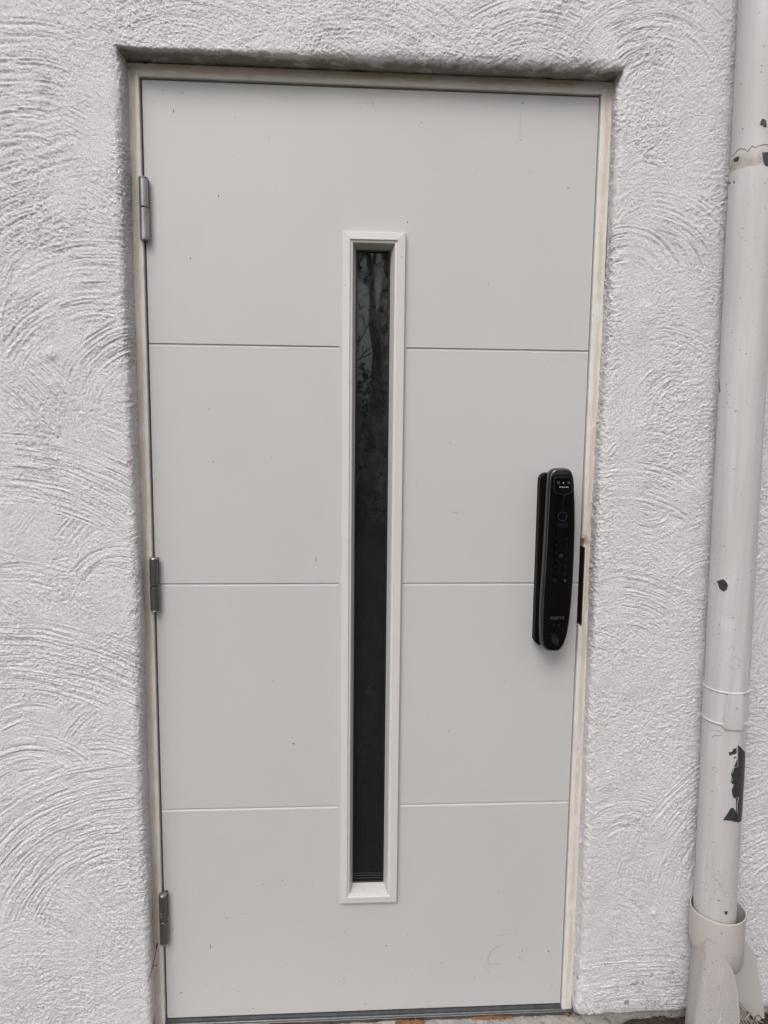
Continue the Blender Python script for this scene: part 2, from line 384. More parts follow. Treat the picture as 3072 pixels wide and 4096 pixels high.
# ------------------------------------------------------------------ rendered wall with door opening
XL, XR, ZT = -.0262, .9550, 2.0815
ZBL, ZBR = -.09, .012
STEP = .0013
def build_wall():
    sA = np.arange(0, .545, STEP); g = sA[-1]; ext = []
    st = .004
    while g < 3.2: g += st; ext.append(g); st *= 1.25
    s = np.concatenate([sA, ext]); ns = len(s)
    nL = int((ZT - ZBL) / STEP); nT = int((XR - XL) / STEP); nR = int((ZT - ZBR) / STEP)
    side = np.concatenate([np.zeros(nL), np.ones(nT), np.full(nR + 1, 2)])
    tt = np.concatenate([np.arange(nL) / nL, np.arange(nT) / nT, np.arange(nR + 1) / nR])
    nt_ = len(side)
    S, T = np.meshgrid(s, tt, indexing='ij'); SD = np.broadcast_to(side, S.shape)
    # lip radius and wobble along the perimeter
    Tpos = np.concatenate([np.arange(nL) * STEP, nL * STEP + np.arange(nT) * STEP, (nL + nT) * STEP + np.arange(nR + 1) * STEP])
    TP = np.broadcast_to(Tpos, S.shape)
    zc = np.concatenate([ZBL + np.arange(nL) * STEP, np.full(nT, ZT), ZT - np.arange(nR + 1) * STEP]); ZC = np.broadcast_to(zc, S.shape)
    lipL = np.interp(zc, [-.1, .07, .18, .35, .54, .68, .94, 1.14, 1.31, 1.45, 1.68, 2.08], [.0250, .0248, .0248, .0270, .0305, .0310, .0265, .0262, .0290, .0313, .0335, .0300]) + XL
    lipR = np.interp(zc, [0, .04, .12, .23, .43, .58, .83, 1.02, 1.18, 1.37, 1.48, 1.63, 2.08], [.9532, .9532, .9580, .9595, .9570, .9545, .9515, .9523, .9512, .9520, .9555, .9585, .9520]) - XR
    rad = .005 + .003 * vn(TP / .12, TP * 0, 5) + np.where(SD == 0, .010 + .006 * vn(TP / .2, TP * 0, 55), 0)
    rad = rad + np.where(SD == 1, .020 * sst(T, .18, .55) - .014 * sst(T, .93, 1.0), 0) + np.where(SD == 2, .009, 0)
    flare = np.where(SD == 0, lipL, np.where(SD == 1, .004, lipR)) + .0012 * vn(TP / .03, TP * 0, 7) + .0012 * vn(TP / .011, TP * 0, 71) - rad * .35
    # the four runs of the lip agree where they meet
    cL, cR = nL, nL + nT
    ti = np.arange(nt_); near = np.minimum(np.abs(ti - cL), np.abs(ti - cR)) * STEP; wc = 1 - sst(near, .004, .04)
    rad = rad * (1 - wc) + .007 * wc; flare = flare * (1 - wc) + .003 * wc
    foL = np.interp(zc, [-.1, .09, .31, .44, .655, .94, 1.13, 1.7, 2.08], [.0258, .0254, .0240, .0258, .0268, .0225, .0234, .0238, .0250]) + XL
    foR = np.interp(zc, [0, .28, .6, .85, .965, 1.13, 1.25, 1.41, 1.56, 1.71, 2.08], [.9546, .9548, .9556, .9540, .9518, .9500, .9505, .9520, .9555, .9580, .9560]) - XR
    y0 = np.full(S.shape, -.003)
    yF = -.06
    L1 = y0 - (yF + rad)
    # rag where the render meets the frame
    e0 = np.where(SD == 1, .0008 + .0035 * np.clip(vn(TP / .03, TP * 0, 8) + .6 * vn(TP / .009, TP * 0, 9) + .12, -.1, 1), np.where(SD == 0, foL, foR) + .0016 * vn(TP / .02, TP * 0, 10) + .0012 * vn(TP / .007, TP * 0, 101))
    arc = rad * math.pi / 2
    a = np.clip((S - L1) / arc, 0, 1) * math.pi / 2
    f1 = np.clip(S / L1, 0, 1)
    flat = np.maximum(S - L1 - arc, 0)
    E = e0 + (flare - e0) * f1 + rad * (1 - np.cos(a)) + flat
    Yp = y0 - L1 * f1 - rad * np.sin(a)
    x = np.where(SD == 0, XL - E, np.where(SD == 1, XL - E + T * (XR - XL + 2 * E), XR + E))
    z = np.where(SD == 0, ZBL + T * (ZT + E - ZBL), np.where(SD == 1, ZT + E, ZT + E - T * (ZT + E - ZBR)))
    # unfolded texture coordinates
    U = np.where(flat > 0, E, (flare + rad) - (L1 + arc - S))
    tx = np.where(SD == 0, XL - U, np.where(SD == 1, x, XR + U)); tz = np.where(SD == 1, ZT + U, z)
    h = np.zeros_like(x)
    lump = .0050 * vn(tx / .20, tz / .20, 1) + .0022 * vn(tx / .07, tz / .07, 2) + .0009 * vn(tx / .030, tz / .030, 21)
    rough = np.clip(.5 + 1.3 * vn(tx / .09, tz / .09, 3), .15, 1)
    wx = tx + .004 * vn(tx / .02, tz / .02, 31); wz = tz + .004 * vn(tx / .02, tz / .02, 32)
    grit = (.0011 * vn(wx / .0019, wz / .0019, 4) + .0013 * vn(wx / .0034, wz / .0028, 11) + .0008 * vn(wx / .0075, wz / .006, 12)) * (.55 + rough)
    comb = np.zeros_like(x); cover = np.zeros_like(x)
    strokes = []
    r2 = random.Random(5)
    def rs(n, x0, x1, z0, z1, a_mid, spread):
        for _ in range(n):
            r = r2.uniform(.07, .34); am = a_mid + r2.uniform(-spread, spread); w = r2.uniform(.03, .12)
            px, pz = r2.uniform(x0, x1), r2.uniform(z0, z1)
            cx, cz = px - r * math.cos(R(am)), pz - r * math.sin(R(am))
            half = r2.uniform(.05, .16) / r * 57.3
            strokes.append((cx, cz, r - w / 2, r + w / 2, am - half, am + half, r2.uniform(.5, .95)))
    rs(80, -.5, -.03, 0, 2.3, 100, 38)
    rs(44, -.1, 1.0, 2.06, 2.3, 70, 60)
    rs(26, .97, 1.6, 0, 2.3, 75, 55)
    # the strokes one can tell apart in the wall, left of the door, above it, right of it
    strokes += [
        (-.072, 1.405, .17, .34, 78, 158, 1.0), (.019, 1.387, .10, .20, 95, 172, 1.25), (-.4225, 1.244, .22, .36, 8, 52, 1.0),
        (-.06, 1.56, .22, .50, 95, 160, .9),
        (-.29, .829, .38, .53, 50, 112, 1.15), (-.292, .395, .42, .58, 48, 112, 1.3), (-.256, .542, .10, .185, 28, 160, 1.35),
        (-.052, .223, .20, .45, 84, 168, 1.25), (-.35, .10, .22, .33, 22, 66, .8), (-.20, .02, .10, .17, 60, 150, .6),
        (1.028, 1.663, .07, .21, 5, 100, 1.2), (.98, 1.66, .05, .13, 20, 130, 1.1), (1.003, 1.001, .20, .31, 52, 102, 1.0), (1.123, 1.40, .06, .15, 105, 190, 1.1),
        (1.06, 1.42, .12, .20, 30, 95, .8), (1.0, .82, .12, .26, 50, 110, .9), (1.044, .411, .06, .15, 15, 140, 1.0), (1.0, .18, .10, .19, 10, 75, .7),
        (1.10, -.61, .66, .80, 78, 100, .9), (1.05, 1.28, .04, .10, 40, 170, .9), (1.06, 1.22, .03, .09, 200, 330, .7),
        (.10, 1.95, .16, .34, 60, 128, 1.0), (.42, 1.9, .22, .36, 50, 112, 1.0), (.78, 1.98, .12, .30, 40, 130, 1.1), (1.02, 2.02, .05, .22, 20, 150, 1.0),
        (-.20, 1.78, .12, .36, 70, 170, 1.0), (-.15, 1.60, .10, .30, 100, 165, .9), (.30, 2.36, .12, .22, 200, 300, .7), (1.5, .9, .1, .3, 60, 200, 1), (1.42, .3, .05, .4, 100, 180, 1)]
    for q, (cx, cz, r0, r1, a0, a1, amp) in enumerate(strokes):
        sel = (np.abs(tx - cx) < r1 + .03) & (np.abs(tz - cz) < r1 + .03)
        if not sel.any(): continue
        dx = tx[sel] - cx; dz = tz[sel] - cz
        r = np.hypot(dx, dz); th = np.degrees(np.arctan2(dz, dx)) % 360; mid = (a0 + a1) / 2
        th = (th - mid + 180) % 360 - 180; hw = (a1 - a0) / 2
        wob = .012 * vn(dx / .05, dz / .05, q % 9)
        rr = r + wob * .35
        al = th / 57.3 * (r0 + r1) / 2
        m = sst(rr, r0 - .008, r0 + .006) * (1 - sst(rr, r1 - .006, r1 + .008)) * (1 - sst(np.abs(th) + 60 * wob * 8, hw * .72, hw * 1.05))
        m = m * np.clip(.95 + 1.0 * vn(rr / .02, al / .05, 40 + q), 0, 1)
        p = vn(rr / .0019, al / .040, 60 + q) * 1.1 + vn(rr / .0036, al / .07, 80 + q) * 1.15 + vn(rr / .0085, al / .10, 70 + q) * .6
        p = p - .85 * np.clip(np.abs(vn(rr / .0062, al / .16, 90 + q)) * -8 + 1, 0, 1)
        p = p + .55 * vn(rr / .0022, al / .0035, 99 + q)
        c0 = comb[sel]; comb[sel] = c0 * (1 - m) + p * m * amp * .0018 * (.68 if (q >= 80 and q < 150) or cz > 1.88 else 1.0)
        v0 = cover[sel]; cover[sel] = np.maximum(v0, m)
    # smooth trowelled patches, and the sand-free face down the right of the opening
    calm = sst(vn(tx / .07, tz / .07, 13) + .3 * vn(tx / .02, tz / .02, 14), .12, .30) * .75
    calm = np.maximum(calm, (SD == 2) * sst(x, .972, .985) * (1 - sst(x, 1.02, 1.05)) * sst(z, 1.0, 1.2) * (1 - sst(z, 1.75, 1.9)) * .85)
    soff = (SD == 1) * (1 - sst(S, .045, .075))
    calm = np.maximum(calm, soff * .75)
    inner = 1 - sst(S, .030, .060); grit = grit * (1 + .8 * inner * (SD != 1))
    lump = lump * (1 - .7 * inner)
    h = lump + (1.42 * grit * (1 - .15 * cover) + comb) * (1 - calm * .8)
    # rough bead where the lip was worked
    lip = np.exp(-((S - .058) / .012) ** 2)
    h = h + lip * .0020 * vn(TP / .009, S / .008, 15) + (SD == 2) * (1 - sst(S, .05, .075)) * .0022 * vn(TP / .010, S / .012, 17)
    # small knobs
    for (kx, kz, kr, kh) in [(-.176, 1.508, .011, .0045), (-.20, 1.50, .018, .002), (-.172, 1.45, .014, .002), (.30, 2.13, .008, .002), (1.03, 1.62, .012, .003), (1.035, 1.60, .01, .003), (1.17, 1.245, .03, .003), (1.12, .27, .008, .004)]:
        h = h + kh * np.exp(-((tx - kx) ** 2 + (tz - kz) ** 2) / kr ** 2)
    h = h * sst(S, 0, .010)
    # normals
    P = np.stack([x, Yp, z], -1)
    ds = np.gradient(P, axis=0); dt = np.gradient(P, axis=1)
    Nn = np.cross(ds, dt); Nn /= np.linalg.norm(Nn, axis=-1, keepdims=True) + 1e-12
    sgn = np.sign(Nn[ns // 2, :, 1]); Nn = Nn * np.where(np.median(sgn) > 0, -1, 1)
    P = P + Nn * h[..., None]
    # the render stops raggedly above the plinth to the right of the door
    rag = .006 * vn(x / .03, x * 0, 51) + .005 * vn(x / .009, x * 0, 52)
    zz = P[..., 2] - ZBR; k = np.where(SD == 2, np.exp(-(zz / .012) ** 2), 0)
    P[..., 2] += k * rag
    P[..., 1] += np.where(SD == 2, .016 * np.exp(-(zz / .006) ** 2), 0)
    me = grid_me('render_coat', P.reshape(-1, 3), ns, nt_)
    soffit_tint = (SD == 1) * (1 - sst(S + .010 * vn(TP / .02, S / .02, 61) + .006 * vn(TP / .006, S / .006, 62), L1.mean() - .004, L1.mean() + .012)) + (SD == 0) * 0
    soffit_tint = np.clip(soffit_tint, 0, 1).reshape(-1)
    at = me.color_attributes.new('soffit_tint', 'FLOAT_COLOR', 'POINT')
    cd = np.ones((soffit_tint.size, 4), np.float32); cd[:, :3] = soffit_tint[:, None]; at.data.foreach_set('color', cd.ravel())
    return me
wall = empty('house_wall', (0.46, 0, 0), 'white painted house wall of combed rough render around the door', 'wall')
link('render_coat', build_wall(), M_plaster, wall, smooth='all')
bm = bmesh.new()
add_box(bm, (-3, .03, -.1), (XL - .012, .30, 4)); add_box(bm, (XR + .012, .03, -.1), (4, .30, 4)); add_box(bm, (XL - .012, .03, ZT + .012), (XR + .012, .30, 4))
add_box(bm, (XL - .0118, .13, -.1), (XR + .0118, .29, ZT + .0118))
link('core', bm_me(bm, 'core'), M_core, wall)
# plinth under the render
nx, nz = 600, 40
xs = np.linspace(.965, 2.2, nx); zs = np.linspace(-.10, .04, nz); X, Z = np.meshgrid(xs, zs, indexing='ij')
Yp = -.046 + .004 * vn(X / .03, Z / .03, 1) + .002 * vn(X / .008, Z / .008, 2) + .05 * (1 - sst(X, .965, .985))
link('plinth', grid_me('plinth', np.stack([X, Yp, Z], -1).reshape(-1, 3), nx, nz), M_plinth, wall, smooth=True)

# concrete doorstep
nx, ny = 560, 150
xs = np.linspace(-.12, 1.03, nx); t = np.linspace(0, 1, ny); X, Tt = np.meshgrid(xs, t, indexing='ij')
Yd = .05 - .30 * np.clip(Tt / .8, 0, 1) - .004 * sst(Tt, .8, 1)
Zd = -.0205 - .006 * sst(-Yd, .0, .06) + .006 * vn(X / .05, Yd / .03, 1) + .004 * vn(X / .018, Yd / .014, 2) + .0022 * vn(X / .006, Yd / .006, 3) - .09 * sst(Tt, .8, 1) - .02 * sst(-Yd, .05, .12) - .05 * sst(X, 1.005, 1.03)
Zd = np.where(Yd > -.008, np.minimum(Zd, -.0205), Zd)
step = link('doorstep', grid_me('doorstep', np.stack([X, Yd, Zd], -1).reshape(-1, 3), nx, ny), M_conc, smooth=True, origin=(.46, -.05, -.1))
tag(step, 'rough worn concrete doorstep below the metal sill', 'step')

# orange foam squeezed out under the sill and at the header corner
def foam_me(spans, seed):
    bm = bmesh.new(); r = random.Random(seed)
    for (x0, x1, y, z, w, hgt) in spans:
        n = max(4, int((x1 - x0) / .004)); rings = []
        for i in range(n + 1):
            f = i / n; x = x0 + (x1 - x0) * f; k = (math.sin(math.pi * min(max(f, .02), .98)) ** .4) * r.uniform(.55, 1.15)
            rings.append([(x + r.uniform(-.001, .001), y + w * k * math.cos(a) * .5, z + hgt * k * math.sin(a) * .5) for a in [2 * math.pi * j / 8 for j in range(8)]])
        loft(bm, rings)
    return bm_me(bm, 'foam')
for (spans, lab) in [([(.095, .145, -.018, -.0165, .020, .008)], 'short orange foam strip under the left end of the sill'),
                     ([(.22, .31, -.016, -.0170, .012, .007)], 'long thin orange foam strip under the sill near the window line'),
                     ([(.47, .50, -.026, -.0175, .014, .008)], 'small ochre foam crumb on the doorstep'),
                     ([(.53, .60, -.020, -.0168, .018, .008)], 'wide ochre foam strip under the middle of the sill'),
                     ([(.71, .81, -.015, -.0168, .015, .008)], 'longest orange foam strip under the right half of the sill'),
                     ([(.938, .953, -.012, -.0185, .016, .012)], 'orange foam lump below the right door jamb')]:
    tag(link('foam_piece', foam_me(spans, len(lab)), M_foam, smooth=True, origin=(spans[0][0], spans[0][2], spans[0][3])), lab, 'foam', 'foam pieces under the sill')
tag(link('foam_piece', foam_me([(.0, .018, -.004, 2.0802, .012, .009)], 3), M_foam, smooth=True, origin=(.005, -.004, 2.08)), 'tiny orange foam piece above the left end of the header', 'foam')

# ------------------------------------------------------------------ door frame
fr = empty('door_frame', (.465, 0, -.01), 'cream steel door frame with tan tape stains set in the wall', 'door frame')
JL, JR = -.0035, .9315
def jamb_poly(xo, xi):        # outer x, inner x
    s = 1 if xi > xo else -1
    return [(xo, .09), (xo, -.0065), (xo + s * .0012, -.008), (xi - s * .0075, -.008), (xi - s * .0065, -.0084), (xi - s * .0016, -.0084), (xi - s * .0004, -.0078), (xi, -.0064), (xi, .062), (xi + s * .012, .062), (xi + s * .012, .09)]
M_fl = mat_frame('frame_paint_hinge_side', 'x', -.0160, .0052, 0)
M_fr = mat_frame('frame_paint_strike_side', 'x', .9445, .0050, 5)
M_fh = mat_frame('frame_paint_header', 'z', 2.0715, .0062, 2)
bm = bmesh.new(); prism_z(bm, jamb_poly(-.0272, JL), -.0095, 2.0668); jl = link('jamb', bm_me(bm, 'jamb'), M_fl, fr)
bm = bmesh.new()
full = jamb_poly(.9560, JR)
cut = [(.9560, .09), (.9560, -.0065), (.9548, -.008), (.9400, -.008), (.9388, -.0074), (.9385, -.006), (.9385, .062), (.9195, .062), (.9195, .09)]
notch = [(.9560, .09), (.9560, -.0065), (.9548, -.008), (.9362, -.008), (.9352, -.0074), (.935, -.006), (.935, .062), (.9195, .062), (.9195, .09)]
prism_z(bm, full, -.0095, .9335); prism_z(bm, cut, .9335, 1.1120); prism_z(bm, notch, 1.1120, 1.1310); prism_z(bm, full, 1.1310, 2.0668)
link('jamb', bm_me(bm, 'jamb'), M_fr, fr)
bm = bmesh.new()
hp = lambda zb, zt: [(.09, zt), (-.0065, zt), (-.008, zt - .0012), (-.008, zb + .0075), (-.0084, zb + .0065), (-.0084, zb + .0016), (-.0078, zb + .0004), (-.0064, zb), (.09, zb)]
prism_x(bm, [(.09, 2.0810), (-.0065, 2.0810), (-.0080, 2.0798), (-.0080, 2.0672), (.09, 2.0672)], -.0272, .9560)
prism_x(bm, [(.09, 2.06719), (-.0080, 2.06719), (-.0080, 2.0632), (-.0084, 2.0622), (-.0084, 2.0573), (-.0078, 2.0561), (-.0064, 2.0557), (.062, 2.0557), (.062, 2.044), (.09, 2.044)], JL + .0002, JR - .0002)
link('header', bm_me(bm, 'header'), M_fh, fr)
bm = bmesh.new()
prism_x(bm, [(.09, -.0042), (.006, -.0042), (-.002, -.0078), (-.0080, -.0085), (-.0088, -.0092), (-.0096, -.0098), (-.0125, -.0102), (-.0128, -.0128), (-.0105, -.0132), (-.0105, -.022), (.09, -.022)], -.0265, .9555)
sill = link('sill', bm_me(bm, 'sill'), M_steel, fr)
bm = bmesh.new(); tube(bm, [(-.026, -.0130, -.0106), (.955, -.0130, -.0106)], .00055, 6); tube(bm, [(-.003, -.0078, -.0086), (.931, -.0078, -.0086)], .0004, 6)
link('edge_line', bm_me(bm, 'edge_line'), M_bright, sill)
# strike plate in the right jamb
bm = bmesh.new()
prism_z(bm, [(.9384, -.0080), (.9368, -.0082), (.9362, -.0070), (.9360, .010), (.9345, .012), (.9345, .030), (.9384, .030)], .9340, 1.1116)
add_box(bm, (.9316, .014, .936), (.9345, .034, 1.128))
link('strike_plate', bm_me(bm, 'strike_plate'), M_strike, fr)

# ------------------------------------------------------------------ door
door = empty('door', (.465, 0, 0), 'cream steel door with a narrow vertical window and black electronic lock', 'door')
MARKS = [(0.042,2.034,1,0),(0.079,2.031,1.3,0),(0.023,2.011,.6,0),(0.061,1.996,2.6,84),(0.025,1.912,.6,0),(0.182,1.989,.7,0),(0.148,1.835,1.6,0),(0.251,1.952,.7,0),(0.319,2.05,.9,0),(0.281,2.032,.7,0),(0.35,1.95,.6,0),(0.449,2.022,.7,0),(0.56,1.991,1.1,0),(0.77,2.036,2,110),(0.768,1.964,1.2,0),(0.678,1.903,.9,0),(0.788,1.9,1,0),(0.871,1.871,1.5,0),(0.535,1.794,1.3,0),(0.736,1.983,.6,0),(0.586,1.9,.5,0),(0.558,1.764,.8,0),(0.867,1.84,.6,0),(0.089,1.711,1.5,0),(0.708,1.673,1.1,0),(0.841,1.514,1.2,0),(0.122,1.404,1.2,0),(0.634,1.339,1.2,0),(0.128,1.294,1.1,0),(0.25,1.303,.8,0),(0.562,1.253,.9,0),(0.345,1.083,5,88),(0.159,.989,1,0),(0.25,.809,1.1,0),(0.295,.664,2.1,0),(0.646,.688,1.2,0),(0.77,.805,.8,0),(0.127,.441,1,0),(0.14,.247,1.3,0),(0.102,.177,4,95),(0.41,.202,1.1,0),(0.268,.336,1.2,0),(0.222,.327,1.8,40),(0.079,.317,.7,0),(0.024,.323,1,0),(0.181,.255,1.1,0),(0.019,.225,1.2,0),(0.276,.126,.8,0),(0.092,.078,.9,0),(0.033,.064,1.8,0),(0.129,.068,.9,0),(0.164,.062,1.2,130),(0.198,.017,1.6,0),(0.048,.172,.7,0),(0.053,.09,.7,0),(0.336,.321,1,0),(0.771,.291,1,0),(0.508,.165,1.8,50),(0.64,.115,1.8,150),(0.558,.191,.8,0),(0.41,.085,1.6,80),(0.568,.09,.9,0),(0.719,.076,.9,0),(0.827,.122,1.2,0),(0.832,.141,1.5,0),(0.896,.136,3,135),(0.907,.046,.8,0),(0.46,.017,2,75),(0.612,.006,1,0),(0.531,.076,.8,0)]
def fleck(bm, x, z, k, ang, y, mat, rr):
    L = .0011 * k; W = .0011 * k if not ang else .0007 * min(k, 1.4)
    if ang: L = .0016 * k
    n = 7; c, s = math.cos(R(ang)), math.sin(R(ang)); pts = []
    for i in range(n):
        a = 2 * math.pi * i / n; q = rr.uniform(.6, 1.1); u, v = L * q * math.cos(a), W * q * math.sin(a)
        pts.append((x + u * c - v * s, z + u * s + v * c))
    prism_y(bm, pts, y, y - .00025, mat)
def build_leaf():
    bm = bmesh.new(); add_box(bm, (0, 0, 0), (.9298, .055, 2.0531), .0012, 2)
    base = bpy.data.objects.new('tmp', bm_me(bm, 'tmp')); col.objects.link(base)
    bm = bmesh.new()
    def groove(x0, x1, z, round0, round1):
        out, inn = [], []
        for lst, hw, y in ((out, .0034, -.0006), (inn, .0010, .0034)):
            pts = []; z_ = z; z = z_ + (.0012 if lst is inn else 0)
            for k in range(9):
                a = -math.pi / 2 + math.pi * k / 8; pts.append((x1 + (hw * math.cos(a) if round1 else 0), z + hw * math.sin(a)))
            for k in range(9):
                a = math.pi / 2 + math.pi * k / 8; pts.append((x0 + (hw * math.cos(a) if round0 else 0), z + hw * math.sin(a)))
            if not round1: pts = [(x1, z - hw), (x1, z + hw)] + pts[9:]
            if not round0: pts = pts[:-9] + [(x0, z + hw), (x0, z - hw)]
            lst.extend([(px, y, pz) for px, pz in pts]); z = z_
        a = [bm.verts.new(p) for p in out]; b = [bm.verts.new(p) for p in inn]; n = len(a)
        for i in range(n): bm.faces.new((a[i], a[(i + 1) % n], b[(i + 1) % n], b[i]))
        bm.faces.new(a[::-1]); bm.faces.new(b)
    for z in (1.5365, 1.0278, .5118):
        groove(-.01, .3925, z, False, True); groove(.5378, .94, z, True, False)
    add_box(bm, (.4115, -.02, .2930), (.5190, .09, 1.7590))
    cut = bpy.data.objects.new('tmpc', bm_me(bm, 'tmpc')); col.objects.link(cut)
    mod = base.modifiers.new('b', 'BOOLEAN'); mod.operation = 'DIFFERENCE'; mod.solver = 'EXACT'; mod.object = cut
    dg = bpy.context.evaluated_depsgraph_get(); dg.update()
    me = bpy.data.meshes.new_from_object(base.evaluated_get(dg))
    bpy.data.objects.remove(base); bpy.data.objects.remove(cut)
    bm = bmesh.new(); bm.from_mesh(me)
    for f in bm.faces: f.material_index = 0; f.smooth = False
    rr = random.Random(2)
    for (x, z, k, a) in MARKS: fleck(bm, x, z, k, a, 0, 1, rr)
    for _ in range(130):
        x, z = rr.uniform(.01, .92), 2.04 * rr.random() ** 1.5 + .008
        if .39 < x < .54 and .27 < z < 1.78: continue
        if min(abs(z - g) for g in (1.5365, 1.0278, .5118)) < .006: continue
        fleck(bm, x, z, rr.uniform(.28, .6), 0, 0, 1, rr)
    def smear(pts, w):
        P = smooth_open([(x, z, 0) for x, z in pts], 4); L = []; Rr = []
        for i, p in enumerate(P):
            t = (P[min(i + 1, len(P) - 1)] - P[max(i - 1, 0)]).normalized(); q = w * math.sin(math.pi * (i + .4) / (len(P) + .2)) * rr.uniform(.6, 1.1)
            L.append((p.x - t.y * q, p.y + t.x * q)); Rr.append((p.x + t.y * q, p.y - t.x * q))
        prism_y(bm, L + Rr[::-1], 0, -.0002, 2)
    smear([(.7900, .158), (.7700, .152), (.7560, .138), (.7500, .118), (.7580, .108)], .0022)
    smear([(.7560, .106), (.7700, .110), (.7820, .106)], .0012); smear([(.7480, .098), (.7520, .088), (.7580, .092)], .0012)
    smear([(.7660, 2.030), (.7655, 1.995), (.7650, 1.962)], .0008); smear([(.4560, 2.040), (.4620, 2.020), (.4700, 2.005)], .0012)
    smear([(.640, 1.190), (.648, 1.186), (.656, 1.190)], .0020); smear([(.770, .18), (.80, .184), (.82, .186)], .0010)
    me.clear_geometry(); bm.to_mesh(me); bm.free()
    return me
leaf = link('leaf', build_leaf(), [M_door, M_dirt, M_smudge], door)

# window trim: mitred sweep
def rect_sweep(bm, x0, x1, z0, z1, prof, split=True):
    """prof = [(inward, y)...] as a closed section; four mitred pieces"""
    C = [(x0, z0, 1, 1), (x1, z0, -1, 1), (x1, z1, -1, -1), (x0, z1, 1, -1)]
    for i in range(4):
        a, b = C[i], C[(i + 1) % 4]
        d = Vector((b[0] - a[0], 0, b[1] - a[1])).normalized() * (.00022 if split else 0)
        ra = [(a[0] + a[2] * o + d.x, y, a[1] + a[3] * o + d.z) for o, y in prof]
        rb = [(b[0] + b[2] * o - d.x, y, b[1] + b[3] * o - d.z) for o, y in prof]
        loft(bm, [ra, rb])
bm = bmesh.new()
tp = [(0, .0), (0, -.0095), (.0003, -.0108), (.0012, -.0114), (.0150, -.0128), (.0160, -.0124), (.0165, -.0108), (.0170, -.0100), (.0195, -.0092), (.0212, -.0086), (.0219, -.0076), (.0225, -.0060), (.0288, .0220), (.0288, .030), (.0150, .030), (.0115, .0)]
rect_sweep(bm, .4000, .5308, .2812, 1.7706, tp)
rr = random.Random(4)
for _ in range(60):
    x = rr.uniform(.432, .500); z = .2812 + rr.uniform(.018, .028) ; 
    q = (z - .2812 - .0225) / .0063
    fleck(bm, x, z, rr.uniform(.2, .7), 0, -.0060 + .028 * max(0, min(1, q)) + (0 if q > 0 else -.003), 1, rr)
for (x, z, k) in [(.522, 1.721, 1.2), (.406, 1.662, 1.0)]: fleck(bm, x, z, k, 0, -.0122, 1, rr)
trim = link('window_trim', bm_me(bm, 'window_trim'), [M_trim, M_dirt], door)
bm = bmesh.new(); rect_sweep(bm, .4150, .5158, .2960, 1.7556, [(.0139, .0226), (.0165, .0226), (.0172, .0234), (.0172, .034), (.0139, .034)], False)
# spacer bars at the foot of the pane
for zz, hh in ((.3175, .0016), (.3235, .0022), (.3295, .0016)): add_box(bm, (.4325, .0262, zz), (.4986, .0296, zz + hh), .0004, 1)
link('gasket', bm_me(bm, 'gasket'), mat_simple('grey_black_gasket', (.014, .014, .015), .4, vary=.3), trim)
bm = bmesh.new(); add_box(bm, (.4200, .0300, .3010), (.5108, .0340, 1.7506))
link('glass', bm_me(bm, 'glass'), M_glass, trim)

# hinges
def knuckle(z0, z1, c, r, inset=.0008):
    bm = bmesh.new(); rings = []
    for z, q in ((z0, r - inset), (z0 + inset, r), (z1 - inset, r), (z1, r - inset)):
        rings.append([(c[0] + q * math.cos(a), c[1] + q * math.sin(a), z) for a in [2 * math.pi * k / 40 for k in range(40)]])
    loft(bm, rings); return bm
def lathe_z(bm, prof, c, n=40):
    loft(bm, [[(c[0] + r * math.cos(a), c[1] + r * math.sin(a), z) for a in [2 * math.pi * k / n for k in range(n)]] for r, z in prof])
HC = (.0012, -.0135)
def make_hinge(z0, z1, zm, mk, mc, domed):
    r = .0092
    bm = bmesh.new(); lathe_z(bm, [(.005, z0 + .001), (.005, z1 - .001)], HC)
    add_box(bm, (HC[0] - .0085, HC[1] + .004, z0 + .002), (HC[0] - .0020, -.0080, zm - .002)); add_box(bm, (HC[0] + .0022, HC[1] + .004, zm + .002), (HC[0] + .0075, .0005, z1 - .002))
    pin = link('hinge', bm_me(bm, 'hinge'), M_black, door, origin=(HC[0], HC[1], zm))
    link('knuckle', bm_me(knuckle(zm + .0009, z1 - .004, HC, r), 'knuckle'), mk, pin, smooth=False, origin=(HC[0], HC[1], zm))
    link('knuckle', bm_me(knuckle(z0 + .003, zm - .0009, HC, r), 'knuckle'), mk, pin, smooth=False, origin=(HC[0], HC[1], zm))
    for nm, top in (('cap', True), ('cap', False)):
        bm = bmesh.new(); s = 1 if top else -1; zb = (z1 - .0036) if top else (z0 + .0026)
        if domed and top: pr = [(.0060, zb), (r - .0002, zb), (r, zb + s * .0012), (.0080, zb + s * .0032), (.0055, zb + s * .0046), (.0022, zb + s * .0052), (.0010, zb + s * .0050)]
        else: pr = [(.0060, zb), (r - .0003, zb), (r, zb + s * .0006), (r, zb + s * .0020), (r - .0012, zb + s * .0028), (.002, zb + s * .0030)]
        lathe_z(bm, pr, HC); link('cap', bm_me(bm, 'cap'), mc, pin, origin=(HC[0], HC[1], zm))
    return pin
HB = mat_hinge('bright_zinc_hinge', (.42, .42, .43), .33); HD = mat_hinge('dull_grey_hinge', (.17, .17, .165), .40); HDc = mat_hinge('worn_hinge_cap', (.36, .35, .34), .35)
for (z0, z1, zm, mk, mc, dm, lab) in [(1.7420, 1.8640, 1.8045, HB, HB, False, 'bright zinc barrel hinge'), (.9730, 1.0900, 1.0290, HD, HDc, True, 'dark grey barrel hinge with a domed cap'), (.1985, .3215, .2560, HD, HDc, True, 'dark scratched barrel hinge near the foot')]:
    h = make_hinge(z0, z1, zm, mk, mc, dm); h['label'] = lab

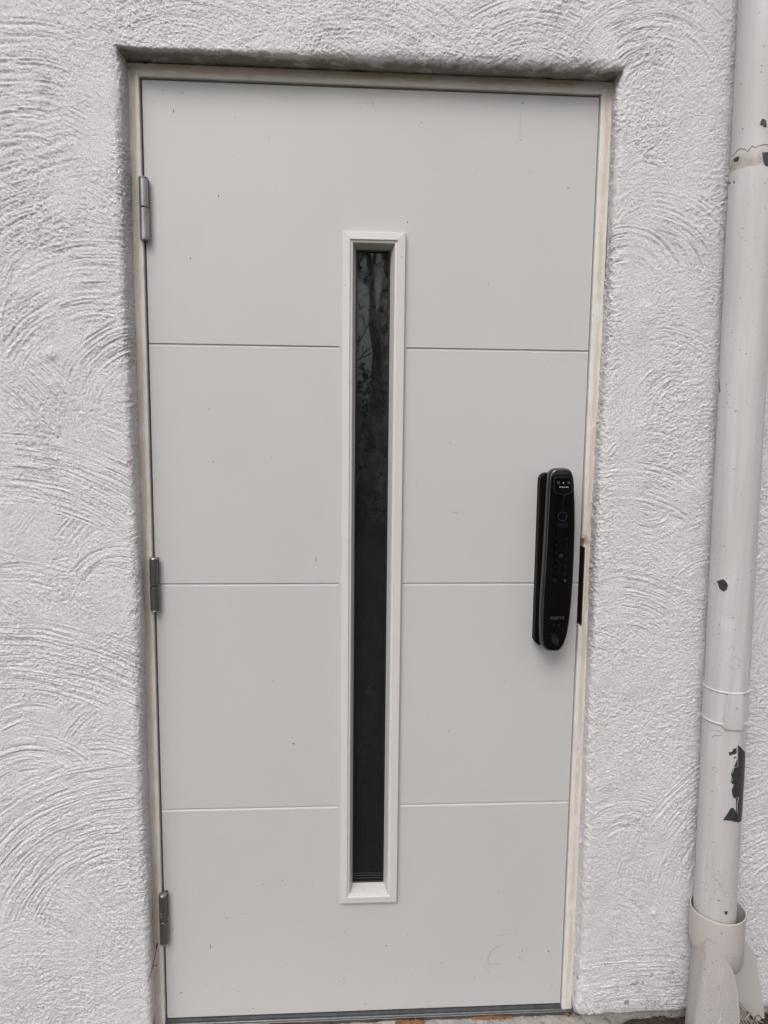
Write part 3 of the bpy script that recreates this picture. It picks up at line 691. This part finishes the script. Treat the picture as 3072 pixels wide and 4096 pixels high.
# ------------------------------------------------------------------ electronic lock (part of the door)
def rounded_poly(x0, x1, z0, z1, r, n=8):
    out = []
    for cx, cz, a0 in ((x1 - r, z1 - r, 0), (x0 + r, z1 - r, 90), (x0 + r, z0 + r, 180), (x1 - r, z0 + r, 270)):
        for k in range(n + 1): a = R(a0 + 90 * k / n); out.append((cx + r * math.cos(a), cz + r * math.sin(a)))
    return out
def inset(P, d):
    n = len(P); out = []
    for i in range(n):
        p, a, b = Vector(P[i]), Vector(P[i - 1]), Vector(P[(i + 1) % n]); t = (b - a).normalized(); nn = Vector((-t.y, t.x))
        out.append(p + nn * d)
    return out
def ccw(P):
    A = sum(P[i - 1][0] * P[i][1] - P[i][0] * P[i - 1][1] for i in range(len(P))); return P if A > 0 else P[::-1]
plate = ccw(rounded_poly(.8285, .893, .8930, 1.2765, .016))
bm = bmesh.new()
loft(bm, [[(p[0], y, p[1]) for p in inset(plate, d)] for d, y in ((0, -.0002), (0, -.0190), (.0006, -.0210), (.0022, -.0222))])
lock = link('lock', bm_me(bm, 'lock'), mat_simple('satin_black_backplate', (.004, .004, .0042), .5, vary=.2, spec=.10), door, smooth=False, origin=(.8625, -.02, 1.08))
lock['label'] = 'black electronic lock with keypad and face reader'
LO = (.8625, -.03, 1.08)
FO = [(0.8376,1.2779),(0.845,1.2862),(0.8546,1.2879),(0.8727,1.2881),(0.8814,1.2829),(0.8873,1.2687),(0.8905,1.2377),(0.8933,1.2017),(0.8954,1.1412),(0.8955,1.0679),(0.8945,1.0186),(0.8928,0.9813),(0.8895,0.9439),(0.8842,0.9188),(0.8786,0.9038),(0.8703,0.8943),(0.8579,0.8934),(0.8454,0.8953),(0.8372,0.9029),(0.8321,0.9192),(0.8302,0.9692),(0.8308,1.0311),(0.8323,1.0802),(0.8336,1.1411),(0.8345,1.2134),(0.8353,1.2565)]
FO = ccw([tuple(p) for p in smooth_closed(FO, 4)])
bm = bmesh.new()
loft(bm, [[(p[0], y, p[1]) for p in inset(FO, d)] for d, y in ((.014, -.0205), (.010, -.0280), (.0045, -.0340), (.0008, -.0400), (-.0006, -.0480), (-.0006, -.0560), (.0002, -.0640), (.0010, -.0662), (.0020, -.0668))])
body = link('lock_body', bm_me(bm, 'lock_body'), M_lock, lock, smooth=True, origin=LO)
bm = bmesh.new(); 
rs = loft(bm, [[(p[0], y, p[1]) for p in inset(FO, d)] for d, y in ((.0032, -.0660), (.0032, -.0674), (.0040, -.0680), (.012, -.0689))])
link('face_panel', bm_me(bm, 'face_panel'), M_lockface, lock, smooth=True, origin=LO)
bm = bmesh.new(); tube(bm, [(p[0], -.0668, p[1]) for p in inset(FO, .0023)], .00062, 8, closed=True)
tube(bm, [(p[0], -.0500, p[1]) for p in inset(FO, -.0005)], .0004, 6, closed=True)
link('rim', bm_me(bm, 'rim'), M_rim, lock, smooth=True, origin=LO)
# camera module
MO = [(.8440, 1.2395), (.8427, 1.2520), (.8432, 1.2665), (.8456, 1.2712), (.8500, 1.2722), (.8762, 1.2722), (.8806, 1.2708), (.8826, 1.2660), (.8834, 1.2520), (.8836, 1.2400), (.8812, 1.2368), (.8662, 1.2322), (.8650, 1.2322), (.8470, 1.2370)]
MO = ccw(MO)
bm = bmesh.new(); loft(bm, [[(p[0], y, p[1]) for p in inset(MO, d)] for d, y in ((0, -.0676), (0, -.0712), (.0008, -.0718), (.003, -.0719))])
link('reader_window', bm_me(bm, 'reader_window'), M_lockface, lock, origin=LO)
bm = bmesh.new(); tube(bm, [(p[0], -.0717, p[1]) for p in inset(MO, .0012)], .00035, 6, closed=True)
link('reader_rim', bm_me(bm, 'reader_rim'), mat_simple('dark_line', (.05, .05, .05), .3), lock, origin=LO)
def disc(bm, x, z, r, y, n=20, dy=.0004, mat=0): prism_y(bm, [(x + r * math.cos(2 * math.pi * k / n), z + r * math.sin(2 * math.pi * k / n)) for k in range(n)], y, y - dy, mat)
bm = bmesh.new()
for x in (.8530, .8752): disc(bm, x, 1.2595, .0030, -.0719)
link('lenses', bm_me(bm, 'lenses'), mat_simple('grey_lens', (.05, .05, .052), .15), lock, origin=LO)
bm = bmesh.new(); disc(bm, .8636, 1.2590, .0012, -.0719); link('indicator', bm_me(bm, 'indicator'), M_white, lock, origin=LO)
def text_me(items):
    """items: (string, x centre, z centre, height, stretch)"""
    bm = bmesh.new()
    for (s, x, z, h, wst) in items:
        cu = bpy.data.curves.new('t', 'FONT'); cu.body = s; cu.size = 1; cu.align_x = 'CENTER'; cu.align_y = 'CENTER'; cu.extrude = .04
        ob = bpy.data.objects.new('t', cu); me = bpy.data.meshes.new_from_object(ob)
        me.transform(Matrix.Translation((x, 0, z)) @ Matrix.Rotation(R(90), 4, 'X') @ Matrix.Diagonal((h * 1.4 * wst, h * 1.4, .002 if h > .003 else .001, 1)))
        bm.from_mesh(me); bpy.data.objects.remove(ob); bpy.data.curves.remove(cu)
    return bm
def shift(bm, y):
    for v in bm.verts: v.co.y += y
    return bm
def tlink(name, items, y, mat): return link(name, bm_me(shift(text_me(items), y), name), mat, lock, origin=LO)
tlink('reader_text', [('3D face lock', .8650, 1.2502, .0030, .92)], -.07195, M_white)
keys = [('1', .8546, 1.1406), ('2', .8777, 1.1406), ('3', .8544, 1.1255), ('4', .8774, 1.1255), ('5', .8545, 1.1102), ('6', .8773, 1.1102), ('7', .8544, 1.0951), ('8', .8769, 1.0951), ('9', .8542, 1.0804), ('0', .8768, 1.0804), ('*', .8541, 1.0657), ('#', .8769, 1.0657)]
tlink('keypad', [(c, x, z, .0042, 1) for c, x, z in keys], -.0690, M_faint)
tlink('logo', [('XSDTS', .8629, .9680, .0058, 1.30)], -.0690, M_print)
bm = bmesh.new()
tube(bm, [(.8658 + .0092 * math.cos(a), -.0690, 1.1877 + .0092 * math.sin(a)) for a in [2 * math.pi * k / 36 for k in range(36)]], .00060, 6, closed=True)
link('fingerprint_ring', bm_me(bm, 'fingerprint_ring'), mat_simple('ring_grey', (.07, .07, .07), .3, .6), lock, smooth=True, origin=LO)
bm = bmesh.new(); add_box(bm, (.8548, -.0692, 1.1636), (.8768, -.0685, 1.1734)); link('screen', bm_me(bm, 'screen'), M_screen, lock, origin=LO)
bm = bmesh.new()
def poly_line(pts, r=.00028, closed=True): tube(bm, [(x, -.0691, z) for x, z in pts], r, 5, closed)
poly_line([(.8622, 1.1006), (.8677, 1.1006), (.8677, 1.1048), (.8622, 1.1048)]); poly_line([(.8630, 1.1048), (.8645, 1.1062), (.8695, 1.1062), (.8690, 1.1022), (.8677, 1.1008)], closed=False)
poly_line([(.8516, 1.0488), (.8562, 1.0488), (.8562, 1.0520), (.8555, 1.0534), (.8539, 1.0541), (.8524, 1.0534), (.8516, 1.0520)])
for k in range(4): poly_line([(.8752 + k * .0011, 1.0480), (.8752 + k * .0011, 1.0507)], .00042, False)
poly_line([(.8755, 1.0507), (.8756, 1.0526), (.8768, 1.0535), (.8781, 1.0526), (.8782, 1.0507)], closed=False)
link('key_icons', bm_me(bm, 'key_icons'), M_print, lock, origin=LO)
bm = bmesh.new()
for i in range(-7, 8):
    for j in range(-8, 9):
        u, v = i * .0021 + (j % 2) * .00105, j * .0019
        # two interlocking arrow heads
        if abs(u + .35 * v) < .0052 + (.003 if abs(v) < .005 else 0) and abs(u) < .0098 and abs(v) < .0142 and (u * v < .00003):
            disc(bm, .8605 + u, .9205 + v, .00032 if abs(v) > .011 else .00045, -.0687, 6)
link('speaker_holes', bm_me(bm, 'speaker_holes'), M_print, lock, origin=LO)
bm = bmesh.new()
for x in (.8560, .8672): tube(bm, [(x + .0022 * math.cos(a), -.0689, .9530 + .0016 * math.sin(a)) for a in [2 * math.pi * k / 12 for k in range(12)]], .0003, 5, closed=True)
link('touch_icons', bm_me(bm, 'touch_icons'), M_faint, lock, origin=LO)

# ------------------------------------------------------------------ downpipe
def axx(z): return 1.2075 + (1.87 - z) * .0163
AY = -.11
def cyl_grid(name, prof, nseg=96, dents=(), seed=1):
    prof = np.array(prof, float)      # (r, z)
    a = np.linspace(0, 2 * np.pi, nseg, endpoint=False)
    Z = prof[:, 1][:, None] + 0 * a; Rr = prof[:, 0][:, None] + .0006 * vn(Z / .09, np.cos(a)[None] * 2 + np.sin(a)[None], seed) 
    A = a[None] + 0 * Z
    for (th, z, rz, rt, dep) in dents:
        d = (A - th + np.pi) % (2 * np.pi) - np.pi
        Rr = Rr - dep * np.exp(-((Z - z) / rz) ** 2 - (d / rt) ** 2)
    X = axx(Z) + Rr * np.sin(A); Y = AY - Rr * np.cos(A)
    return grid_me(name, np.stack([X, Y, Z], -1).reshape(-1, 3), len(prof), nseg, wrap=True)
def patch(name, poly, r, parent, mat, raise_=.0004, jag=.0012, z_top=None):
    """paint loss wrapped on the pipe, cut as a ragged outline"""
    P = []
    n = len(poly); rr = random.Random(len(poly) * 7 + int(poly[0][1] * 1000))
    for i in range(n):
        a, b = poly[i], poly[(i + 1) % n]; m = max(1, int(math.hypot((b[0] - a[0]) * r, b[1] - a[1]) / .004))
        for k in range(m): P.append((a[0] + (b[0] - a[0]) * k / m + (rr.uniform(-jag, jag) / r if k else 0), a[1] + (b[1] - a[1]) * k / m + (rr.uniform(-jag, jag) if k else 0)))
    bm = bmesh.new(); vs = [bm.verts.new((t, 0, z)) for t, z in P]
    f = bm.faces.new(vs); bmesh.ops.triangulate(bm, faces=[f])
    for _ in range(3):
        es = [e for e in bm.edges if math.hypot((e.verts[0].co.x - e.verts[1].co.x) * r, e.verts[0].co.z - e.verts[1].co.z) > .006]
        if es: bmesh.ops.subdivide_edges(bm, edges=es, cuts=1); bmesh.ops.triangulate(bm, faces=bm.faces[:])
    res = bmesh.ops.extrude_face_region(bm, geom=bm.faces[:]); top = {v for v in res['geom'] if isinstance(v, bmesh.types.BMVert)}
    for v in bm.verts:
        q = r + (raise_ if v in top else -.001); t, z = v.co.x, v.co.z
        v.co = Vector((axx(z) + q * math.sin(t), AY - q * math.cos(t), z))
    return link(name, bm_me(bm, name), mat, parent)
dp = empty('downpipe', (1.233, AY, .25), 'old round white painted steel downpipe with peeling paint right of the door', 'downpipe')
RP = .0440; RU = .0424
lower = link('lower_pipe', cyl_grid('lower_pipe', [(RP - .0012, 1.870)] + [(RP, 1.8775), (RP + .0002, 1.8765)][:0] + [(RP - .002, 1.8765), (RP, 1.8758)] + [(RP, z) for z in np.arange(1.87, .235, -.01)], dents=[(-.55, .985, .012, .25, .0022), (-.9, .99, .006, .12, .0012), (.1, .5, .03, .3, .0006)]), M_pipe, dp, smooth=True)
upper = link('upper_pipe', cyl_grid('upper_pipe', [(RU, z) for z in np.arange(3.2, 1.93, -.02)] + [(RU + .0003, 1.915), (RU + .0012, 1.905), (RU + .0012, 1.882), (RU + .0006, 1.868)], seed=3), M_pipe2, dp, smooth=True)
# clamp band
cz0, cz1 = .7570, .8290
bm = bmesh.new()
def ring(r, z, n=72): return [(axx(z) + r * math.sin(a), AY - r * math.cos(a), z) for a in [2 * math.pi * k / n for k in range(n)]]
pr = [(RP - .001, cz0 - .0005), (RP + .0022, cz0 - .0008), (RP + .0032, cz0 + .0012), (RP + .0024, cz0 + .0034), (RP + .0012, cz0 + .0044), (RP + .0012, cz1 - .0044), (RP + .0024, cz1 - .0034), (RP + .0032, cz1 - .0012), (RP + .0022, cz1 + .0006), (RP - .001, cz1 + .0004)]
loft(bm, [ring(r, z) for r, z in pr], False, False)
band = link('clamp_band', bm_me(bm, 'clamp_band'), M_pipe, dp, smooth=True)
TABP = [(-.432, .8265), (.239, .8260), (.36, .7540), (.267, .7500), (-.424, .7500), (-.587, .7545)]
patch('clamp_tab', TABP, RP + .0012, band, M_pipe, raise_=.0030, jag=0)
BIG = [(0.136,.7154),(.331,.7103),(.799,.6909),(1.023,.6549),(1.06,.6141),(1.0,.5946),(1.023,.5624),(.834,.5392),(.597,.5382),(.046,.5461),(-.381,.5468),(-.036,.5758),(.102,.5766),(.402,.5602),(.301,.5836),(.401,.5969),(.125,.5958),(-.004,.6052),(-.041,.6174),(.037,.6274),(-.101,.6315),(-.024,.6396),(-.075,.6456),(-.125,.6516),(-.001,.6577),(.012,.6657),(.227,.669),(.165,.7053)]
for poly, rr_, nm, lab in [(BIG, RP, 'bare_patch', 'long ragged dark patch'), ([(-.06,.7067),(.11,.7095),(.111,.6975),(-.211,.6914),(-.261,.6992),(-.096,.7007)], RP, 'bare_patch', None), ([(-.037,.6877),(.121,.6905),(.1,.6875),(.01,.6857)], RP, 'bare_patch', None),
                       ([(-1.211,1.0606),(-1.059,1.0638),(-.888,1.0678),(-.72,1.0624),(-.65,1.0553),(-.702,1.0455),(-.858,1.0406),(-1.036,1.0449)], RP, 'bare_patch', 'round dark chip'),
                       ([(-.084,.3392),(.128,.3387),(.088,.3315),(-.006,.3307)], RP, 'bare_patch', None), ([(-.426,.3644),(-.302,.3635),(-.34,.3606)], RP, 'bare_patch', None),
                       ([(-1.85,1.8609),(-1.644,1.8591),(-1.661,1.8551),(-1.82,1.8566)], RP, 'bare_patch', None), ([(-1.40,1.856),(-1.33,1.857),(-1.33,1.853),(-1.40,1.852)], RP, 'bare_patch', None)]:
    o = patch(nm, poly, rr_, lower, M_bare, jag=.0010)
    if lab: o['label'] = lab
for poly in ([(-.26,1.9602),(-.126,1.9567),(-.072,1.9453),(-.169,1.9462),(-.265,1.9496),(-.355,1.95),(-.327,1.9563)], [(-.204,1.8989),(.25,1.9006),(.25,1.872),(-.037,1.8734),(-.125,1.8808),(-.185,1.8923)], [(-1.473,1.8997),(-1.134,1.8991),(-1.191,1.8907),(-1.428,1.8924)]):
    patch('bare_patch', poly, RU + .0014, upper, M_bare, jag=.0008)
patch('bare_patch', [(-1.95,1.4800),(-1.85,1.4757),(-1.698,1.4624),(-1.593,1.4513),(-1.698,1.4478),(-1.90,1.4633)], RP, lower, mat_simple('brown_paint_loss', (.22, .15, .11), .8, vary=.4), jag=.001)
def paint_edge(poly, r, parent):
    bm = bmesh.new(); rr = random.Random(5); P = [Vector((t, z, 0)) for t, z in poly]; Q = []
    for i, p in enumerate(P):
        q = P[(i + 1) % len(P)]; m = max(1, int(((q.x - p.x) * r) ** 2 + (q.y - p.y) ** 2 > .00004) * 2)
        for k in range(m): Q.append(p.lerp(q, k / m))
    tube(bm, [(axx(p.y) + (r + .0004) * math.sin(p.x), AY - (r + .0004) * math.cos(p.x), p.y + rr.uniform(-.0004, .0004)) for p in Q], .00045, 5, closed=True)
    return bm_me(bm, 'paint_edge')
M_edge = mat_simple('pale_paint_edge', (.62, .60, .58), .6, vary=.2)
link('paint_edge', paint_edge(BIG, RP, None), M_edge, lower)
link('paint_edge', paint_edge([(-1.211,1.0606),(-1.059,1.0638),(-.888,1.0678),(-.72,1.0624),(-.65,1.0553),(-.702,1.0455),(-.858,1.0406),(-1.036,1.0449)], RP, None), M_edge, lower)
# lifted, cracked paint: thin curled lines of torn edge
def crack(pts, r, parent, name='paint_crack', rad=.00035, mat=None):
    bm = bmesh.new(); P = smooth_open([(t, z, 0) for t, z in pts], 5); rr = random.Random(int(pts[0][1] * 999))
    tube(bm, [(axx(p.y) + (r) * math.sin(p.x + rr.uniform(-.01, .01)), AY - r * math.cos(p.x), p.y + rr.uniform(-.0006, .0006)) for p in P], rad, 5)
    link(name, bm_me(bm, name), mat or M_crack, parent)
crack([(-1.9,1.9104),(-1.486,1.9067),(-1.22,1.9131),(-.921,1.9107),(-.801,1.9043),(-.628,1.9129),(-.484,1.9082),(-.311,1.9123),(.018,1.9136),(.3,1.912)], RU + .0012, upper, rad=.0005)
crack([(-1.6,1.898),(-1.5,1.884),(-1.4,1.878)], RU + .0015, upper)
def loop(cx, cz, a, b, seed, arc=360):
    rr = random.Random(seed); n = 9
    return [(cx + a * rr.uniform(.75, 1.2) * math.cos(R(arc * k / n)), cz + b * rr.uniform(.75, 1.2) * math.sin(R(arc * k / n))) for k in range(n + 1)]
for (cx, cz, a, b, sd, ar) in [(-.20, .893, .28, .013, 1, 330), (-.35, .918, .10, .012, 2, 200), (-.85, .735, .35, .006, 3, 170), (-.8, .655, .15, .004, 4, 340), (-.45, .415, .16, .007, 5, 340), (-.35, .380, .22, .008, 6, 250), (-.95, .385, .12, .008, 7, 300), (-.95, .425, .06, .012, 8, 200), (0, .378, .10, .007, 9, 300), (-.30, .397, .05, .003, 10, 330)]:
    crack(loop(cx, cz, a, b, sd, ar), RP + .0001, lower, rad=.00028)
crack([(-.6,.735),(-.75,.731),(-.95,.729),(-1.05,.720)], RP + .0001, lower, rad=.0004)

# ------------------------------------------------------------------ plastic gully shoe under the pipe
sh = empty('downpipe_shoe', (1.24, -.115, 0), 'weathered beige plastic leaf trap shoe standing under the downpipe', 'drain fitting')
CX, CY = 1.2375, -.1150
def er(r, z, dx=0, dy=0, n=72, sx=1, sy=1): return [(CX + dx + r * sx * math.sin(a), CY + dy - r * sy * math.cos(a), z) for a in [2 * math.pi * k / n for k in range(n)]]
bm = bmesh.new()
pr_out = [(.0560, .3190, 0), (.0570, .3185, 0), (.0572, .3140, 0), (.0572, .2560, 0), (.0568, .2420, .0015), (.0548, .2280, .004), (.0510, .2150, .008), (.0470, .2030, .012), (.0440, .1960, .014), (.0410, .1900, .015), (.0360, .1870, .015)]
pr_in = [(.0330, .1890, .015), (.0400, .2000, .014), (.0490, .2200, .006), (.0545, .2500, 0), (.0548, .3150, 0), (.0552, .3188, 0)]
loft(bm, [er(r, z, dx) for r, z, dx in pr_out + pr_in], False, False)
link('cup', bm_me(bm, 'cup'), M_plastic, sh, smooth=True)
bm = bmesh.new(); tube(bm, [Vector(p) for p in er(.0562, .3192)], .0009, 6, closed=True); link('cup_rim', bm_me(bm, 'cup_rim'), M_plastic_edge, sh, smooth=True)
def plate_y(name, pts, y, th, mat=M_plastic):
    bm = bmesh.new(); prism_y(bm, pts, y, y + th); return link(name, bm_me(bm, name), mat, sh)
YF, YB = -.1735, -.0725
fc = [(1.1905, .283), (1.1965, .2785), (1.2040, .2705), (1.2150, .2610), (1.2240, .2500), (1.2330, .2360), (1.2420, .2220), (1.2500, .2050), (1.2560, .1870), (1.2610, .1680), (1.2650, .1500), (1.2690, .1250), (1.2725, .1000), (1.2750, .0700), (1.2790, .0250), (1.2830, -.0400), (1.1610, -.0400), (1.1660, .0250), (1.1700, .0850), (1.1750, .1500), (1.1800, .2200), (1.1840, .2700)]
# front cheek bends around the cup: slightly bowed sheet
def bowed(name, pts, y, th, bow, mat=M_plastic):
    bm = bmesh.new(); vs = [bm.verts.new((x, 0, z)) for x, z in pts]; f = bm.faces.new(vs); bmesh.ops.triangulate(bm, faces=[f])
    for _ in range(3):
        es = [e for e in bm.edges if e.calc_length() > .012]
        if es: bmesh.ops.subdivide_edges(bm, edges=es, cuts=1); bmesh.ops.triangulate(bm, faces=bm.faces[:])
    res = bmesh.ops.extrude_face_region(bm, geom=bm.faces[:]); top = {v for v in res['geom'] if isinstance(v, bmesh.types.BMVert)}
    for v in bm.verts: v.co.y = y + bow(v.co.x, v.co.z) + (th if v in top else 0)
    return link(name, bm_me(bm, name), mat, sh, smooth=False)
bowf = lambda x, z: .004 * ((x - 1.22) / .04) ** 2 + .004 * max(0, (z - .2) / .08)
cheek = bowed('front_cheek', fc, YF, .003, bowf)
bm = bmesh.new(); edge = smooth_open([(p[0], p[1], 0) for p in fc[1:15]], 3)
tube(bm, [(p.x - .0004, YF + bowf(p.x, p.y) - .0004, p.y) for p in edge], .0010, 6); link('cheek_edge', bm_me(bm, 'cheek_edge'), M_plastic_edge, cheek, smooth=True)
rc = [(1.295, .235), (1.3080, .2250), (1.3229, .2115), (1.3377, .1952), (1.3480, .1830), (1.3551, .1735), (1.3600, .1600), (1.3642, .1474), (1.3729, .1075), (1.3816, .0688), (1.3904, .0300), (1.3961, -.0074), (1.398, -.04), (1.199, -.04), (1.199, .0011), (1.2009, .099), (1.2021, .1595), (1.2052, .1774), (1.22, .21), (1.25, .235)]
bowed('rear_cheek', rc, YB, .003, lambda x, z: -.010 * max(0, (1.30 - x) / .1) ** 2)
# back web joining the cheeks on the left
bm = bmesh.new()
W = [((1.1845, YF + .002, .272), (1.2060, YB - .006, .240)), ((1.1800, YF + .001, .220), (1.2052, YB - .006, .190)), ((1.1750, YF + .001, .150), (1.2021, YB - .006, .150)), ((1.1700, YF + .001, .085), (1.2009, YB - .006, .085)), ((1.1660, YF + .001, .025), (1.199, YB - .006, .025)), ((1.1610, YF + .001, -.04), (1.199, YB - .006, -.04))]
rings = []
for a, b in W:
    a, b = Vector(a), Vector(b); m = (a + b) / 2 + Vector((-.006, 0, 0)); t = Vector((.003, 0, 0))
    rings.append([a, m, b, b + t, m + t, a + t])
loft(bm, rings); link('back_web', bm_me(bm, 'back_web'), M_plastic, sh)
bm = bmesh.new()
for k in range(7):
    y = -.088 - .010 * k; dx, dz = -.0025 * k, -.0045 * k
    P = smooth_open([(1.262 + dx, y, .150 + dz), (1.290 + dx, y, .105 + dz), (1.318 + dx, y, .066 + dz), (1.352 + dx, y, .026 + dz), (1.375 + dx, y, -.002 + dz)], 4)
    tube(bm, P, .0017, 8)
for q in (.15, .80):
    x = 1.262 + .113 * q; z = .150 - .165 * q - .004; tube(bm, [(x, -.086, z), (x - .0175, -.152, z - .030)], .0018, 6)
bm2 = bmesh.new(); prism_x(bm2, [(-.166, .0), (-.0775, .0), (-.0775, -.02), (-.166, -.02)], 1.21, 1.37)
link('shoe_shade_plate', bm_me(bm2, 'shoe_shade_plate'), mat_simple('shade_dark_plate', (.05, .04, .033), .9, vary=.4), sh)  # added plate, coloured dark to stand in for shade under the grille
link('grille', bm_me(bm, 'grille'), mat_simple('grille_plastic', (.40, .35, .30), .6, vary=.3), sh, smooth=True)
# scratches on the cheek
bm = bmesh.new()
def scr(pts, r=.0004): tube(bm, [(x, YF + bowf(x, z) - .0002, z) for x, z in pts], r, 5)
scr([(1.2185, .243), (1.2165, .215), (1.2160, .195)]); scr([(1.2275, .222), (1.2225, .190), (1.2190, .150), (1.2160, .118)], .0005); scr([(1.2370, .168), (1.2395, .150), (1.2385, .115)], .0004); scr([(1.2280, .105), (1.2220, .085)], .0006)
scr([(1.1830, .200), (1.1860, .190), (1.1880, .185)], .0009)
absorb(cheek, bm, M_plastic_edge)
bm = bmesh.new(); rr = random.Random(12)
for _ in range(70):
    x, z = rr.uniform(1.18, 1.262), rr.uniform(.06, .24)
    if x > 1.265 - max(0, (z - .17)) * .8: continue
    fleck(bm, x, z, rr.uniform(.3, 1.0), rr.choice([0, 0, 100, 70]), YF + bowf(x, z) + .0001, 0, rr)
absorb(cheek, bm, M_dirt)

# cord caught in the grille
bm = bmesh.new()
tube(bm, smooth_open([(1.318, -.120, .066), (1.3288, -.122, .0571), (1.3335, -.124, .0509), (1.3376, -.124, .0522), (1.3387, -.122, .0567), (1.3457, -.120, .0579), (1.3564, -.118, .0469), (1.3644, -.118, .0345), (1.370, -.120, .010), (1.372, -.13, -.02)], 5), .0011, 6)
for k in range(4): tube(bm, [(1.319 + k * .003, -.124, .068 - k * .004), (1.324 + k * .003, -.119, .060 - k * .004)], .0020, 6)
tag(link('cord', bm_me(bm, 'cord'), M_twig, smooth=True, origin=(1.33, -.12, .05)), 'thin black cord looped over the plastic grille', 'cord')
# withered leaf shreds on the grille
bm = bmesh.new(); rr = random.Random(3)
for k in range(4):
    x = 1.322 + .03 * rr.random(); y = -.115 - .02 * rr.random(); z = .150 - (x - 1.262) * 1.32 + .006
    tube(bm, [(x, y, z), (x + rr.uniform(-.012, .012), y + rr.uniform(-.006, .006), z + rr.uniform(-.008, .006)), (x + rr.uniform(-.02, .02), y, z + rr.uniform(-.014, .004))], [.0016, .0022, .0008], 5)
tag(link('plant_stalks', bm_me(bm, 'plant_stalks'), mat_simple('dry_stalk', (.45, .40, .30), .8, vary=.4), origin=(1.33, -.12, .05)), 'pale dry plant shreds caught on the plastic grille', 'plant debris')
# twig beside the lowest hinge
bm = bmesh.new()
tube(bm, smooth_open([(-.0148, -.0095, .1965), (-.0150, -.0200, .1900), (-.0150, -.0350, .1832), (-.0155, -.0520, .1740), (-.0160, -.0660, .1690), (-.0185, -.0740, .1630)], 4), .0008, 6)
tube(bm, smooth_open([(-.0155, -.0540, .1735), (-.0140, -.0440, .1690), (-.0130, -.0340, .1620), (-.0120, -.0280, .1540)], 4), .0008, 6)
for k in range(4): tube(bm, [(-.0150 - k * .0008, -.0098, .1970 - k * .0026), (-.0153 - k * .0008, -.0098, .1952 - k * .0026)], .0013, 6)
tag(link('twig', bm_me(bm, 'twig'), M_twig, smooth=True, origin=(-.02, -.011, .17)), 'thin forked dark twig stuck beside the lowest hinge', 'twig')
# pale blob beside the pipe
bm = bmesh.new(); bmesh.ops.create_icosphere(bm, subdivisions=3, radius=.008)
for v in bm.verts: v.co = Vector((v.co.x * .9 + 1.279, v.co.y - .066, v.co.z * 1.5 + .600)) + Vector((0, 0, 0.002 * math.sin(v.co.x * 900)))
tag(link('sealant_blob', bm_me(bm, 'sealant_blob'), mat_simple('pale_sealant', (.55, .50, .38), .5), smooth=True, origin=(1.279, -.066, .60)), 'small pale sealant blob on the wall behind the downpipe', 'sealant')

# ------------------------------------------------------------------ garden behind the camera (seen mirrored in glass and lock)
def bare_tree(x, y, h, seed, label):
    r = random.Random(seed); t = empty('bare_tree', (x, y, -.1), label, 'tree', 'bare trees across the garden')
    tr, cr = bmesh.new(), bmesh.new()
    def limb(bm, p, d, L, rad, depth):
        pts = [p]; rads = [rad]; n = 5
        for i in range(n):
            d = (d + Vector((r.uniform(-.25, .25), r.uniform(-.25, .25), r.uniform(-.05, .2)))).normalized(); pts.append(pts[-1] + d * L / n); rads.append(rad * (1 - .75 * (i + 1) / n))
        tube(bm, pts, rads, 5 if depth else 10)
        if depth < 5:
            for _ in range(7 if depth < 2 else 4 if depth < 4 else 3):
                k = r.randint(1 if depth else 2, n); nd = (d * .55 + Vector((r.uniform(-1, 1), r.uniform(-1, 1), r.uniform(0, .9)))).normalized()
                limb(cr, pts[k], nd, L * r.uniform(.42, .62), rads[k] * .62 + .002, depth + 1)
    limb(tr, Vector((x, y, -.1)), Vector((0, 0, 1)), h, .13, 0)
    mt = mat_simple('bark', (.05, .05, .042), .9, vary=.4, bump=.6, bd=.01)
    link('trunk', bm_me(tr, 'trunk'), mt, t); link('branches', bm_me(cr, 'branches'), mt, t)
bare_tree(-1.2, -7.5, 5.0, 1, 'leftmost bare tree across the garden'); bare_tree(.6, -8.5, 6.0, 2, 'tall bare tree straight across from the door'); bare_tree(2.6, -7.0, 5.2, 3, 'rightmost bare tree across the garden'); bare_tree(.1, -6.6, 3.6, 6, 'smallest bare tree nearest the door')
def hedge(y, x0, x1, h, seed):
    r = np.random.default_rng(seed); n = 26000
    cx = r.uniform(x0, x1, n); cz = r.uniform(0, 1, n) ** .8 * h; cy = y + r.normal(0, .35, n)
    cz = cz * (1 + .25 * np.sin(cx * 1.7) + .1 * np.sin(cx * 5)); s = r.uniform(.03, .07, n)
    a = r.normal(0, 1, (n, 3)); a /= np.linalg.norm(a, axis=1)[:, None]; b = np.cross(a, r.normal(0, 1, (n, 3))); b /= np.linalg.norm(b, axis=1)[:, None]
    c = np.stack([cx, cy, cz - .1], -1); s = s[:, None]
    V = np.stack([c - a * s, c + b * s * .5, c + a * s, c - b * s * .5], 1).reshape(-1, 3)
    me = bpy.data.meshes.new('foliage'); me.vertices.add(len(V)); me.vertices.foreach_set('co', V.astype(np.float32).ravel())
    me.loops.add(len(V)); me.loops.foreach_set('vertex_index', np.arange(len(V), dtype=np.int32)); me.polygons.add(n)
    me.polygons.foreach_set('loop_start', np.arange(0, 4 * n, 4, dtype=np.int32)); me.polygons.foreach_set('loop_total', np.full(n, 4, dtype=np.int32)); me.update(calc_edges=True)
    return me
tag(link('hedge', hedge(-9.5, -9, 9, 2.0, 4), mat_simple('evergreen_leaf', (.035, .05, .025), .7, vary=.5, scale=3), origin=(0, -9.5, -.1)), 'dark evergreen hedge along the far side of the garden', 'hedge')
